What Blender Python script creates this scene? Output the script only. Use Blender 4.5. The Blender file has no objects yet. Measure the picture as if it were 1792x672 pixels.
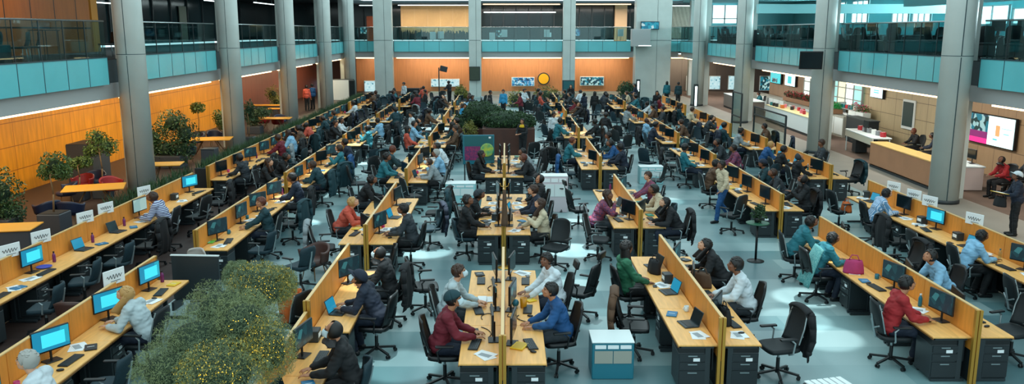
import bpy, bmesh, math, random
from mathutils import Vector, Matrix, Euler, noise
R = math.radians
ORD = ['first', 'second', 'third', 'fourth', 'fifth', 'sixth', 'seventh', 'eighth', 'ninth', 'tenth', 'eleventh', 'twelfth', 'thirteenth', 'fourteenth', 'fifteenth', 'sixteenth', 'seventeenth', 'eighteenth', 'nineteenth', 'twentieth', 'twenty-first', 'twenty-second', 'twenty-third', 'twenty-fourth']
random.seed(7)
sc = bpy.context.scene
COL = sc.collection

# ------------------------------------------------------------------ camera, sky, exposure
CAM_H, PITCH, YAW, FPX = 5.4, math.atan(282 / 1450), math.atan(11 / 1450), 1450.0
cam = bpy.data.cameras.new('camera'); camo = bpy.data.objects.new('camera', cam); COL.objects.link(camo)
camo.location = (0, 0, CAM_H); camo.rotation_euler = (math.pi / 2 - PITCH, 0, -YAW)
cam.sensor_fit = 'HORIZONTAL'; cam.sensor_width = 36; cam.lens = FPX / 1792 * 36; cam.clip_start = .1; cam.clip_end = 500
sc.camera = camo
sc.view_settings.view_transform = 'Standard'; sc.view_settings.look = 'None'
sc.view_settings.gamma = 1; sc.view_settings.use_curve_mapping = False
sc.view_settings.exposure = 0.0
SKY_TOP, SKY_SIDE, SKY_POWER = (.72, .95, 1.0), (.74, .92, .95), 1.55
w = bpy.data.worlds.new('daylight'); sc.world = w; w.use_nodes = True
nt = w.node_tree; nt.nodes.clear()
o_ = nt.nodes.new('ShaderNodeOutputWorld'); b_ = nt.nodes.new('ShaderNodeBackground')
tc = nt.nodes.new('ShaderNodeTexCoord'); sx = nt.nodes.new('ShaderNodeSeparateXYZ'); cr = nt.nodes.new('ShaderNodeValToRGB')
nt.links.new(tc.outputs['Generated'], sx.inputs[0]); nt.links.new(sx.outputs['Z'], cr.inputs[0])
cr.color_ramp.elements[0].position = .0; cr.color_ramp.elements[0].color = (*SKY_SIDE, 1)
cr.color_ramp.elements[1].position = .75; cr.color_ramp.elements[1].color = (*SKY_TOP, 1)
nt.links.new(cr.outputs[0], b_.inputs[0]); b_.inputs[1].default_value = SKY_POWER
nt.links.new(b_.outputs[0], o_.inputs[0])

def lamp_area(name, loc, rot, sx_, sy_, power, color):
    l = bpy.data.lights.new(name, 'AREA'); l.shape = 'RECTANGLE'; l.size = sx_; l.size_y = sy_
    l.energy = power; l.color = color
    o = bpy.data.objects.new(name, l); o.location = loc; o.rotation_euler = rot; COL.objects.link(o); return o
def lamp_spot(name, loc, target, power, color, angle, blend=.35, rad=.15):
    l = bpy.data.lights.new(name, 'SPOT'); l.energy = power; l.color = color; l.spot_size = R(angle); l.spot_blend = blend
    l.shadow_soft_size = rad
    o = bpy.data.objects.new(name, l); o.location = loc
    o.rotation_euler = (Vector(target) - Vector(loc)).to_track_quat('-Z', 'Y').to_euler(); COL.objects.link(o); return o

# a point of the photograph (1792 x 672) turned into a place at height h
_M = Euler((math.pi / 2 - PITCH, 0, -YAW)).to_matrix()
def at(px, py, h=0.0):
    d = _M @ Vector(((px - 896) / FPX, (336 - py) / FPX, -1))
    t = (h - CAM_H) / d.z
    return (d.x * t, d.y * t)

# spot lights of the atrium roof
for (px, py, pw) in ((1003, 438, 1500), (1000, 392, 900), (517, 392, 1500), (745, 440, 1100), (632, 284, 1500), (1440, 590, 450), (1410, 520, 700), (700, 640, 450), (1060, 560, 350), (560, 340, 700), (1160, 352, 500), (558, 262, 900), (900, 505, 900), (1190, 150, 900), (760, 330, 800), (640, 560, 500), (1390, 560, 500), (990, 500, 400), (960, 350, 500), (1020, 262, 800)):
    x, y = at(px, py)
    lamp_spot('roof_spotlight', (x + .3, y + .5, 11.5), (x, y, 0), pw * 11, (.9, 1, 1), 7.5, .45, .05)

# ------------------------------------------------------------------ materials
def lin(c):
    return tuple(((v / 255) / 12.92 if v / 255 <= .04045 else ((v / 255 + .055) / 1.055) ** 2.4) for v in c)
MATS = {}
def mat(name, rgb, rough=.6, metal=0.0, emit=None, estr=0.0, noise_=0.0, nscale=8.0, stretch=(1, 1, 1), spec=.5, bump=0.0, rgb2=None):
    if name in MATS: return MATS[name]
    m = bpy.data.materials.new(name); m.use_nodes = True; MATS[name] = m
    n = m.node_tree; p = n.nodes['Principled BSDF']
    c = (*lin(rgb), 1); p.inputs['Base Color'].default_value = c
    p.inputs['Roughness'].default_value = rough; p.inputs['Metallic'].default_value = metal
    p.inputs['Specular IOR Level'].default_value = spec
    if emit: p.inputs['Emission Color'].default_value = (*lin(emit), 1); p.inputs['Emission Strength'].default_value = estr
    if noise_ or rgb2:
        t = n.nodes.new('ShaderNodeTexCoord'); mp = n.nodes.new('ShaderNodeMapping'); mp.inputs['Scale'].default_value = stretch
        nz = n.nodes.new('ShaderNodeTexNoise'); nz.inputs['Scale'].default_value = nscale; nz.inputs['Detail'].default_value = 5
        r = n.nodes.new('ShaderNodeValToRGB')
        r.color_ramp.elements[0].position = .33; r.color_ramp.elements[1].position = .67
        l = lin(rgb); l2 = lin(rgb2) if rgb2 else tuple(min(1, v * (1 + noise_)) for v in l)
        l1 = l if rgb2 else tuple(v * (1 - noise_) for v in l)
        r.color_ramp.elements[0].color = (*l1, 1); r.color_ramp.elements[1].color = (*l2, 1)
        n.links.new(t.outputs['Object'], mp.inputs[0]); n.links.new(mp.outputs[0], nz.inputs[0])
        n.links.new(nz.outputs[0], r.inputs[0]); n.links.new(r.outputs[0], p.inputs['Base Color'])
        if bump:
            b = n.nodes.new('ShaderNodeBump'); b.inputs['Strength'].default_value = bump; b.inputs['Distance'].default_value = .01
            n.links.new(nz.outputs[0], b.inputs['Height']); n.links.new(b.outputs[0], p.inputs['Normal'])
    return m

def panelled(name, rgb, seam, pw, ph, axis='y', rough=.5, grain=.25, offset=0.0, mort=.012):
    """sheet material divided into rectangular panels by thin dark joints"""
    m = bpy.data.materials.new(name); m.use_nodes = True; MATS[name] = m
    n = m.node_tree; p = n.nodes['Principled BSDF']; p.inputs['Roughness'].default_value = rough
    t = n.nodes.new('ShaderNodeTexCoord'); s = n.nodes.new('ShaderNodeSeparateXYZ'); cb = n.nodes.new('ShaderNodeCombineXYZ')
    n.links.new(t.outputs['Object'], s.inputs[0])
    a, b = {'y': ('Y', 'Z'), 'x': ('X', 'Z'), 'f': ('X', 'Y')}[axis]
    n.links.new(s.outputs[a], cb.inputs[0]); n.links.new(s.outputs[b], cb.inputs[1])
    br = n.nodes.new('ShaderNodeTexBrick'); br.offset = offset; br.squash = 1
    br.inputs['Scale'].default_value = 1; br.inputs['Brick Width'].default_value = pw; br.inputs['Row Height'].default_value = ph
    br.inputs['Mortar Size'].default_value = mort; br.inputs['Mortar Smooth'].default_value = .1
    br.inputs['Mortar'].default_value = (*lin(seam), 1)
    l = lin(rgb)
    nz = n.nodes.new('ShaderNodeTexNoise'); mp = n.nodes.new('ShaderNodeMapping'); mp.inputs['Scale'].default_value = (6, .7, 1)
    nz.inputs['Scale'].default_value = 1.3; nz.inputs['Detail'].default_value = 4
    n.links.new(cb.outputs[0], mp.inputs[0]); n.links.new(mp.outputs[0], nz.inputs[0])
    r = n.nodes.new('ShaderNodeValToRGB'); r.color_ramp.elements[0].position = .3; r.color_ramp.elements[1].position = .7
    r.color_ramp.elements[0].color = (*[v * (1 - grain) for v in l], 1); r.color_ramp.elements[1].color = (*[min(1, v * (1 + grain)) for v in l], 1)
    n.links.new(nz.outputs[0], r.inputs[0])
    n.links.new(cb.outputs[0], br.inputs['Vector']); n.links.new(r.outputs[0], br.inputs['Color1']); n.links.new(r.outputs[0], br.inputs['Color2'])
    n.links.new(br.outputs['Color'], p.inputs['Base Color'])
    return m

def glass(name, tint, refl=.12):
    m = bpy.data.materials.new(name); m.use_nodes = True; MATS[name] = m
    n = m.node_tree; n.nodes.clear(); o = n.nodes.new('ShaderNodeOutputMaterial'); mx = n.nodes.new('ShaderNodeMixShader')
    t = n.nodes.new('ShaderNodeBsdfTransparent'); g = n.nodes.new('ShaderNodeBsdfGlossy'); pass
    t.inputs[0].default_value = (*tint, 1); g.inputs[0].default_value = (.8, .95, .95, 1); g.inputs['Roughness'].default_value = .02
    mx.inputs[0].default_value = refl
    n.links.new(t.outputs[0], mx.inputs[1]); n.links.new(g.outputs[0], mx.inputs[2])
    n.links.new(mx.outputs[0], o.inputs[0]); return m

def picture(name, cols, scale, strength, seed=0.0, stops=None):
    """a lit screen with a blotchy picture on it"""
    m = bpy.data.materials.new(name); m.use_nodes = True; MATS[name] = m
    n = m.node_tree; p = n.nodes['Principled BSDF']; p.inputs['Roughness'].default_value = .2
    t = n.nodes.new('ShaderNodeTexCoord'); mp = n.nodes.new('ShaderNodeMapping'); mp.inputs['Location'].default_value = (seed, seed * 1.7, seed)
    v = n.nodes.new('ShaderNodeTexVoronoi'); v.inputs['Scale'].default_value = scale; r = n.nodes.new('ShaderNodeValToRGB')
    r.color_ramp.interpolation = 'CONSTANT'
    n.links.new(t.outputs['Object'], mp.inputs[0]); n.links.new(mp.outputs[0], v.inputs['Vector'])
    s = n.nodes.new('ShaderNodeSeparateColor'); n.links.new(v.outputs['Color'], s.inputs[0]); n.links.new(s.outputs[0], r.inputs[0])
    k = len(cols)
    while len(r.color_ramp.elements) < k: r.color_ramp.elements.new(.5)
    for i, c in enumerate(cols):
        r.color_ramp.elements[i].position = (stops[i] if stops else i / k); r.color_ramp.elements[i].color = (*lin(c), 1)
    p.inputs['Base Color'].default_value = (.02, .02, .02, 1)
    n.links.new(r.outputs[0], p.inputs['Emission Color']); p.inputs['Emission Strength'].default_value = strength
    return m

M_desk = mat('desk_wood', (232, 174, 98), .42, noise_=.12, nscale=2.5, stretch=(7, .8, 7))
M_edge = mat('desk_edge', (120, 82, 40), .5)
M_part = mat('screen_wood', (214, 138, 52), .5, noise_=.12, nscale=3, stretch=(3, 3, .6))
M_gold = mat('gold_metal', (186, 140, 58), .38, .55)
M_dark = mat('dark_laminate', (27, 37, 41), .5)
M_dark2 = mat('charcoal_metal', (44, 54, 58), .45, .2)
M_black = mat('black_plastic', (11, 17, 20), .45)
M_mesh = mat('black_mesh', (11, 22, 26), .62, noise_=.25, nscale=60)
M_blueseat = mat('dark_teal_fabric', (13, 44, 54), .7, noise_=.2, nscale=40)
M_chrome = mat('grey_frame', (150, 165, 168), .3, .6)
M_white = mat('white_paint', (215, 225, 225), .45)
M_paper = mat('paper', (228, 234, 236), .8)
M_column = mat('column_paint', (184, 194, 190), .42, noise_=.05, nscale=1.2)
M_grey = mat('grey_beam', (164, 168, 168), .6)
M_ceil = mat('ceiling_paint', (70, 82, 86), .8)
M_teal = mat('teal_metal', (28, 108, 126), .35)
M_skyblue = mat('pale_blue_panel', (150, 205, 210), .4)
M_brownbox = mat('brown_planter', (70, 36, 24), .5, noise_=.2, nscale=3)
M_planter = mat('grey_planter', (58, 62, 68), .6)
M_orange = panelled('orange_wall_panels', (214, 140, 24), (140, 74, 12), 1.85, .8, 'y', .45, .18)
M_orange_up = panelled('deep_orange_wall_panels', (168, 92, 14), (40, 22, 10), 1.5, 1.1, 'y', .5, .12, mort=.03)
M_orange_back = panelled('terracotta_back_wall', (196, 134, 88), (178, 116, 76), 3.0, 4.2, 'x', .5, .08)
M_redbrown = panelled('red_brown_wall', (120, 62, 44), (60, 30, 24), 1.2, 4.0, 'y', .5, .1)
M_beige = panelled('beige_wall_tiles', (176, 160, 126), (88, 78, 62), 1.5, .75, 'y', .5, .06)
M_brownwood = panelled('brown_wall_boards', (138, 112, 88), (80, 62, 46), 1.1, 4.0, 'y', .5, .12)
M_greywall = panelled('grey_wall_boards', (112, 104, 98), (66, 62, 60), 1.6, 4.2, 'x', .5, .05)
M_carpet = mat('brown_carpet', (98, 78, 66), .9, noise_=.12, nscale=1.6)
M_stone = mat('beige_stone', (132, 126, 116), .55, noise_=.06, nscale=1.1)
M_darkfloor = mat('dark_wood_and_shade_floor', (52, 38, 34), .5, noise_=.2, nscale=2.0, stretch=(1, 5, 1))
M_warm = mat('warm_strip', (255, 230, 190), .5, emit=(255, 214, 160), estr=5.5)
M_cool = mat('cool_strip', (235, 250, 255), .5, emit=(225, 245, 245), estr=3.5)
M_window = mat('bright_window', (220, 245, 250), .3, emit=(205, 245, 250), estr=1.7)
M_glass = glass('railing_glass', (.58, .74, .75), .06)
M_clear = glass('clear_glass', (.84, .92, .92), .06)
M_rail = mat('steel_rail', (170, 180, 182), .25, .8)
M_dkglass = mat('dark_glass_front', (20, 40, 44), .15, noise_=.3, nscale=1.1, stretch=(.3, .3, .15))
M_fascia = mat('cyan_glass_panel', (96, 188, 196), .22, noise_=.06, nscale=.6, spec=.6)
M_joint = mat('dark_joint', (30, 62, 70), .6)
M_leafs = [mat('leaf_green', (58, 82, 38), .6, rgb2=(92, 112, 46), nscale=3), mat('leaf_dark', (30, 58, 34), .6, rgb2=(52, 84, 40), nscale=3),
           mat('leaf_olive', (86, 92, 44), .6, rgb2=(136, 132, 56), nscale=3), mat('leaf_feather', (96, 118, 92), .6, rgb2=(132, 140, 84), nscale=2.2)]
M_trunk = mat('bark', (120, 92, 60), .8, noise_=.2)
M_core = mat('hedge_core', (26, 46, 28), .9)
M_soil = mat('soil', (34, 28, 22), .95)
M_scr = {'blue': picture('monitor_blue', [(20, 150, 190), (40, 180, 205), (20, 150, 190)], 2.2, .85, 1.0),
         'dark': mat('monitor_off', (14, 30, 36), .18),
         'code': picture('monitor_teal_windows', [(20, 60, 72), (30, 84, 94), (24, 66, 78), (70, 150, 156)], 9, .5, 2.0, [0, .4, .7, .93]),
         'white': picture('monitor_document', [(170, 205, 200), (190, 215, 205), (150, 190, 190)], 3, .85, 3.0)}
M_scrin = mat('monitor_window_pane', (70, 205, 220), .3, emit=(60, 200, 220), estr=.8)
M_tv = [picture('screen_forest', [(16, 70, 90), (30, 130, 150), (170, 215, 215), (20, 60, 60)], 6, .9, 4.0),
        picture('screen_pale', [(190, 228, 232), (205, 236, 238), (150, 205, 215), (60, 140, 160)], 7, .95, 5.0, [0, .45, .8, .94]),
        picture('screen_blue_people', [(30, 110, 170), (70, 170, 210), (190, 225, 235), (20, 70, 90)], 8, .9, 6.0)]
def plain_emit(name, rgb, s): return mat(name, rgb, .3, emit=rgb, estr=s)
# cloth colours
CLOTH = {'maroon': (104, 22, 38), 'red': (150, 28, 34), 'grey': (132, 142, 146), 'pale grey': (170, 186, 190), 'blue': (20, 74, 124), 'white': (196, 208, 214),
         'pale blue': (128, 176, 206), 'green': (18, 84, 58), 'black': (15, 19, 23), 'navy': (20, 32, 50), 'cream': (192, 178, 150), 'teal': (30, 106, 118),
         'dark teal': (16, 54, 62), 'charcoal': (40, 48, 54), 'patterned': (90, 50, 70), 'brown': (86, 62, 44), 'coral': (186, 80, 62), 'sky blue': (44, 140, 184),
         'orange': (196, 96, 36), 'purple striped': (70, 66, 110), 'pink': (170, 50, 100), 'yellow': (210, 170, 30), 'striped blue': (90, 140, 180)}
def cloth(c):
    if c in ('purple striped', 'striped blue'):
        nm = 'cloth_' + c.replace(' ', '_')
        if nm in MATS: return MATS[nm]
        m = bpy.data.materials.new(nm); m.use_nodes = True; MATS[nm] = m
        n = m.node_tree; p = n.nodes['Principled BSDF']; p.inputs['Roughness'].default_value = .8
        t = n.nodes.new('ShaderNodeTexCoord'); wv = n.nodes.new('ShaderNodeTexWave'); wv.bands_direction = 'Z' if c[0] == 'p' else 'X'; wv.inputs['Scale'].default_value = 9
        r = n.nodes.new('ShaderNodeValToRGB'); r.color_ramp.elements[0].position = .4; r.color_ramp.elements[1].position = .6
        r.color_ramp.elements[0].color = (*lin(CLOTH[c]), 1); r.color_ramp.elements[1].color = (*lin((190, 205, 225)), 1)
        n.links.new(t.outputs['Object'], wv.inputs[0]); n.links.new(wv.outputs[0], r.inputs[0]); n.links.new(r.outputs[0], p.inputs['Base Color'])
        return m
    if c == 'patterned': return mat('cloth_patterned', (150, 60, 70), .8, rgb2=(30, 50, 90), nscale=30)
    return mat('cloth_' + c.replace(' ', '_'), CLOTH[c], .8, noise_=.12, nscale=7)
SKIN = [mat('skin_tan', (170, 116, 84), .55), mat('skin_brown', (118, 76, 54), .55), mat('skin_light', (200, 150, 120), .55)]
HAIR = {'black': mat('hair_black', (16, 13, 13), .5), 'brown': mat('hair_brown', (56, 34, 22), .5), 'grey': mat('hair_grey', (160, 160, 155), .6), 'auburn': mat('hair_auburn', (96, 46, 30), .5), 'blonde': mat('hair_blonde', (180, 140, 84), .5)}
M_mask = mat('mask_cloth', (190, 212, 220), .7)
M_eye = mat('eye_dark', (18, 12, 10), .3)
M_lips = mat('lip', (120, 62, 54), .5)

# ------------------------------------------------------------------ mesh helpers
class MB:
    def __init__(s): s.v = []; s.f = []; s.m = []; s.mats = []
    def _mi(s, m):
        if m not in s.mats: s.mats.append(m)
        return s.mats.index(m)
    def add(s, vs, fs, m):
        k = len(s.v); s.v += [tuple(v) for v in vs]; s.f += [tuple(i + k for i in f) for f in fs]; s.m += [s._mi(m)] * len(fs); return s
    def box(s, c, d, m, rot=None, taper=1.0):
        x, y, z = d[0] / 2, d[1] / 2, d[2] / 2
        vs = [Vector((a * x * (taper if e > 0 else 1), b * y * (taper if e > 0 else 1), e * z)) for e in (-1, 1) for b in (-1, 1) for a in (-1, 1)]
        if rot is not None:
            q = rot if isinstance(rot, Matrix) else Euler(rot).to_matrix(); vs = [q @ v for v in vs]
        c = Vector(c); vs = [v + c for v in vs]
        return s.add(vs, [(0, 2, 3, 1), (4, 5, 7, 6), (0, 1, 5, 4), (2, 6, 7, 3), (0, 4, 6, 2), (1, 3, 7, 5)], m)
    def rbox(s, c, d, m, r=.02, seg=2, rot=None):
        bm = bmesh.new(); bmesh.ops.create_cube(bm, size=1)
        for v in bm.verts: v.co = Vector((v.co.x * d[0], v.co.y * d[1], v.co.z * d[2]))
        bmesh.ops.bevel(bm, geom=list(bm.edges), offset=min(r, min(d) * .49), segments=seg, profile=.6, affect='EDGES')
        q = (rot if isinstance(rot, Matrix) else Euler(rot).to_matrix()) if rot is not None else Matrix.Identity(3)
        bm.verts.index_update()
        s.add([q @ v.co + Vector(c) for v in bm.verts], [[v.index for v in f.verts] for f in bm.faces], m); bm.free(); return s
    def tube(s, p0, p1, r0, m, r1=None, n=10, cap=True):
        r1 = r0 if r1 is None else r1
        p0 = Vector(p0); p1 = Vector(p1); d = (p1 - p0)
        if d.length < 1e-6: return s
        q = d.to_track_quat('Z', 'Y'); vs = []
        for p, r in ((p0, r0), (p1, r1)):
            for i in range(n):
                a = 2 * math.pi * i / n; vs.append(p + q @ Vector((math.cos(a) * r, math.sin(a) * r, 0)))
        fs = [(i, (i + 1) % n, n + (i + 1) % n, n + i) for i in range(n)]
        if cap: fs += [tuple(range(n))[::-1], tuple(range(n, 2 * n))]
        return s.add(vs, fs, m)
    def path(s, pts, r, m, n=8):
        for a, b in zip(pts[:-1], pts[1:]): s.tube(a, b, r, m, n=n)
        for p in pts[1:-1]: s.ball(p, (r, r, r), m, 6, 4)
        return s
    def ball(s, c, r, m, nu=14, nv=9, rot=None):
        if not hasattr(r, '__len__'): r = (r, r, r)
        c = Vector(c); q = (rot if isinstance(rot, Matrix) else Euler(rot).to_matrix()) if rot is not None else Matrix.Identity(3)
        vs = [c + q @ Vector((0, 0, r[2]))]
        for j in range(1, nv):
            t = math.pi * j / nv
            for i in range(nu):
                a = 2 * math.pi * i / nu; vs.append(c + q @ Vector((r[0] * math.sin(t) * math.cos(a), r[1] * math.sin(t) * math.sin(a), r[2] * math.cos(t))))
        vs.append(c + q @ Vector((0, 0, -r[2]))); L = len(vs) - 1
        fs = [(0, 1 + i, 1 + (i + 1) % nu) for i in range(nu)]
        for j in range(nv - 2):
            k = 1 + j * nu; fs += [(k + i, k + nu + i, k + nu + (i + 1) % nu, k + (i + 1) % nu) for i in range(nu)]
        k = 1 + (nv - 2) * nu; fs += [(k + i, L, k + (i + 1) % nu) for i in range(nu)]
        return s.add(vs, fs, m)
    def lathe(s, c, prof, m, n=24):
        c = Vector(c); vs = []; fs = []
        for r, z in prof:
            for i in range(n): a = 2 * math.pi * i / n; vs.append(c + Vector((math.cos(a) * r, math.sin(a) * r, z)))
        for j in range(len(prof) - 1): fs += [(j * n + i, j * n + (i + 1) % n, (j + 1) * n + (i + 1) % n, (j + 1) * n + i) for i in range(n)]
        fs.append(tuple(range(n))[::-1]); fs.append(tuple(range((len(prof) - 1) * n, len(prof) * n)))
        return s.add(vs, fs, m)
    def sheet(s, fn, nu, nv, th, m):
        """a surface fn(u,v) given thickness th along its normal"""
        P = [[Vector(fn(i / nu, j / nv)) for i in range(nu + 1)] for j in range(nv + 1)]
        top, bot = [], []
        for j in range(nv + 1):
            for i in range(nu + 1):
                du = P[j][min(i + 1, nu)] - P[j][max(i - 1, 0)]; dv = P[min(j + 1, nv)][i] - P[max(j - 1, 0)][i]
                n = du.cross(dv); n = n.normalized() if n.length > 1e-9 else Vector((0, 0, 1))
                top.append(P[j][i] + n * th / 2); bot.append(P[j][i] - n * th / 2)
        k = len(top); W = nu + 1; fs = []
        for j in range(nv):
            for i in range(nu):
                a = j * W + i; fs.append((a, a + 1, a + 1 + W, a + W)); fs.append((k + a, k + a + W, k + a + W + 1, k + a + 1))
        for i in range(nu): fs.append((i, k + i, k + i + 1, i + 1)); a = nv * W + i; fs.append((a, a + 1, k + a + 1, k + a))
        for j in range(nv): a = j * W; fs.append((a, a + W, k + a + W, k + a)); a = j * W + nu; fs.append((a, k + a, k + a + W, a + W))
        return s.add(top + bot, fs, m)
    def mesh(s, name, smooth=False):
        me = bpy.data.meshes.new(name); me.from_pydata(s.v, [], s.f)
        for m in s.mats: me.materials.append(m)
        me.polygons.foreach_set('material_index', s.m)
        if smooth: me.polygons.foreach_set('use_smooth', [True] * len(s.f))
        me.validate(); me.update(); return me
    def obj(s, name, parent=None, smooth=False):
        o = bpy.data.objects.new(name, s.mesh(name, smooth)); COL.objects.link(o)
        if parent: o.parent = parent
        return o
def tag(o, label, cat, group=None, kind=None):
    if label: o['label'] = label
    if cat: o['category'] = cat
    if group: o['group'] = group
    if kind: o['kind'] = kind
    return o
def thing(name, label, cat, loc=(0, 0, 0), rz=0.0, group=None):
    o = bpy.data.objects.new(name, None); COL.objects.link(o); o.location = loc; o.rotation_euler = (0, 0, rz); o.empty_display_size = .2
    return tag(o, label, cat, group)
def struct(name, mb, smooth=False):
    o = mb.obj(name, None, smooth); o['kind'] = 'structure'; return o
def dup(root, loc, rz, label, group=None, mats=None):
    """a copy of a thing with copies of its parts and sub-parts; mats recolours slots: {part name: material}"""
    def cp(o, parent):
        c = o.copy(); COL.objects.link(c); c.hide_render = False; c.hide_viewport = False
        if parent is not None: c.parent = parent
        base = o.name.split('.')[0]
        if mats and base in mats:
            for sl in c.material_slots: sl.link = 'OBJECT'; sl.material = mats[base]
        for ch in KIDS.get(o.name, ()): cp(ch, c)
        return c
    r = cp(root, None); r.location = loc; r.rotation_euler = (0, 0, rz); r['label'] = label
    if group: r['group'] = group
    return r
KIDS = {}
PROTOS = []
def proto(root):
    """remember a pattern thing so that copies can be made of it; the pattern itself is removed at the end"""
    allo = [o for o in COL.objects]
    def reg(o):
        ch = [c for c in allo if c.parent == o]; KIDS[o.name] = ch
        for c in ch: reg(c)
    reg(root); PROTOS.append(root); return root



# ------------------------------------------------------------------ SETTING
# floors
def floor_mat():
    m = bpy.data.materials.new('pale_teal_floor'); m.use_nodes = True
    n = m.node_tree; p = n.nodes['Principled BSDF']; p.inputs['Roughness'].default_value = .34
    t = n.nodes.new('ShaderNodeTexCoord'); mp = n.nodes.new('ShaderNodeMapping'); mp.inputs['Rotation'].default_value = (0, 0, .5); mp.inputs['Scale'].default_value = (1, .35, 1)
    a = n.nodes.new('ShaderNodeTexNoise'); a.inputs['Scale'].default_value = .45; a.inputs['Detail'].default_value = 3
    br = n.nodes.new('ShaderNodeTexBrick'); br.inputs['Scale'].default_value = 1; br.inputs['Brick Width'].default_value = 3.2; br.inputs['Row Height'].default_value = .8
    br.inputs['Mortar Size'].default_value = .0; br.offset = .37
    br.inputs['Color1'].default_value = (*lin((100, 138, 142)), 1); br.inputs['Color2'].default_value = (*lin((160, 184, 184)), 1)
    n.links.new(t.outputs['Object'], mp.inputs[0]); n.links.new(mp.outputs[0], a.inputs[0]); n.links.new(t.outputs['Object'], br.inputs['Vector'])
    r = n.nodes.new('ShaderNodeValToRGB'); r.color_ramp.elements[0].position = .38; r.color_ramp.elements[1].position = .56
    r.color_ramp.elements[0].color = (.46, .53, .56, 1); r.color_ramp.elements[1].color = (1, 1, 1, 1)
    n.links.new(a.outputs[0], r.inputs[0])
    mx = n.nodes.new('ShaderNodeMix'); mx.data_type = 'RGBA'; mx.blend_type = 'MULTIPLY'; mx.inputs[0].default_value = 1
    n.links.new(br.outputs['Color'], mx.inputs[6]); n.links.new(r.outputs[0], mx.inputs[7]); n.links.new(mx.outputs[2], p.inputs['Base Color'])
    return m
struct('floor', MB().box((2.7, 41, -.1), (19.0, 82, .2), floor_mat()))
struct('floor_left', MB().box((-12.1, 41, -.1), (10.6, 82, .2), M_darkfloor))  # dark lounge floor, carried under the far-left aisle to stand in for shade
struct('floor_right', MB().box((20.2, 41, -.1), (10.4, 82, .2), M_carpet))
struct('floor_border', MB().box((13.6, 41, -.1), (2.8, 82, .2), M_stone))
# lower walls
YB = 76.0
struct('wall_left', MB().box((-16.6, 24, 1.65), (.2, 52, 3.3), M_orange))
struct('wall_left_far', MB().box((-16.9, 63.5, 1.65), (.2, 27, 3.3), M_redbrown))
struct('wall_back', MB().box((-1.3, YB, 1.65), (29, .2, 3.3), M_orange_back))
struct('wall_back_right', MB().box((19.3, YB, 1.65), (12, .2, 3.3), M_greywall))
struct('wall_back_left', MB().box((-16, YB - .3, 1.65), (5.0, .2, 3.3), M_redbrown))
struct('wall_right', MB().box((18.5, 40, 1.65), (.2, 10, 3.3), M_beige))
struct('wall_right_near', MB().box((18.5, 22, 1.65), (.2, 26, 3.3), panelled('beige_brown_boards', (160, 132, 100), (92, 72, 54), 1.1, 1.05, 'y', .5, .06)))
struct('wall_right_far', MB().box((18.5, 51.5, 1.65), (.2, 13, 3.3), M_brownwood))
struct('wall_right_recess', MB().box((25.3, 67, 1.65), (.2, 18, 3.3), M_greywall))
struct('wall_right_recess_front', MB().box((21.9, 58.1, 1.65), (6.8, .2, 3.3), M_greywall))
# storefront with tinted panes on the right
wf = MB(); wp = MB()
for i in range(8):
    for k in range(3): wp.box((18.3, 42.5 + i * 1.05 + .5, 1.55 + k * .56), (.05, .98, .5), [plain_emit('lit_pane_cyan', (150, 205, 205), .75), plain_emit('lit_pane_pale', (215, 215, 190), .8), plain_emit('lit_pane_white', (225, 235, 230), .9)][(i * 2 + k * 3) % 3])
for i in range(9): wf.box((18.28, 42.5 + i * 1.05, 1.65), (.08, .06, 3.2), M_grey)
for k in range(4): wf.box((18.28, 46.7, 1.27 + k * .56), (.08, 8.4, .05), M_grey)
wo = struct('window_1', wf); p_ = wp.obj('window_pane', wo)

# floor slab, fascias, beams, ceilings (balconies on the three sides)
XL, XR, YF = -12.9, 14.6, 70.5
struct('slab_left', MB().box((XL - 5.2, 41, 4.0), (10.0, 82, .9), M_ceil))
struct('floor_upper_left', MB().box((XL - 5.2, 41, 4.46), (9.9, 82, .02), mat('upper_carpet', (34, 40, 42), .9)))
struct('floor_upper_right', MB().box((XR + 6.2, 41, 4.46), (11.9, 82, .02), mat('upper_carpet', (34, 40, 42), .9)))
struct('slab_right', MB().box((XR + 6.2, 41, 4.0), (12.0, 82, .9), M_ceil))
struct('slab_back', MB().box((.8, YF + 5.5, 4.0), (28, 10.6, .9), M_ceil))
struct('beam_left', MB().box((XL - .32, 35.3, 3.45), (.3, 70.6, .5), M_grey))
struct('beam_right', MB().box((XR + .32, 35.3, 3.45), (.3, 70.6, .5), M_grey))
struct('beam_back', MB().box((.8, YF + .3, 3.45), (27.5, .3, .5), M_grey))
struct('ceiling_left', MB().box((-21, 41, 8.0), (16, 82, .2), M_ceil))
struct('ceiling_right', MB().box((21, 41, 8.0), (12.6, 82, .2), mat('teal_ceiling', (120, 190, 196), .7)))
struct('ceiling_back', MB().box((.8, YF + 5.5, 7.75), (28, 10.6, .2), M_ceil))

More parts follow.
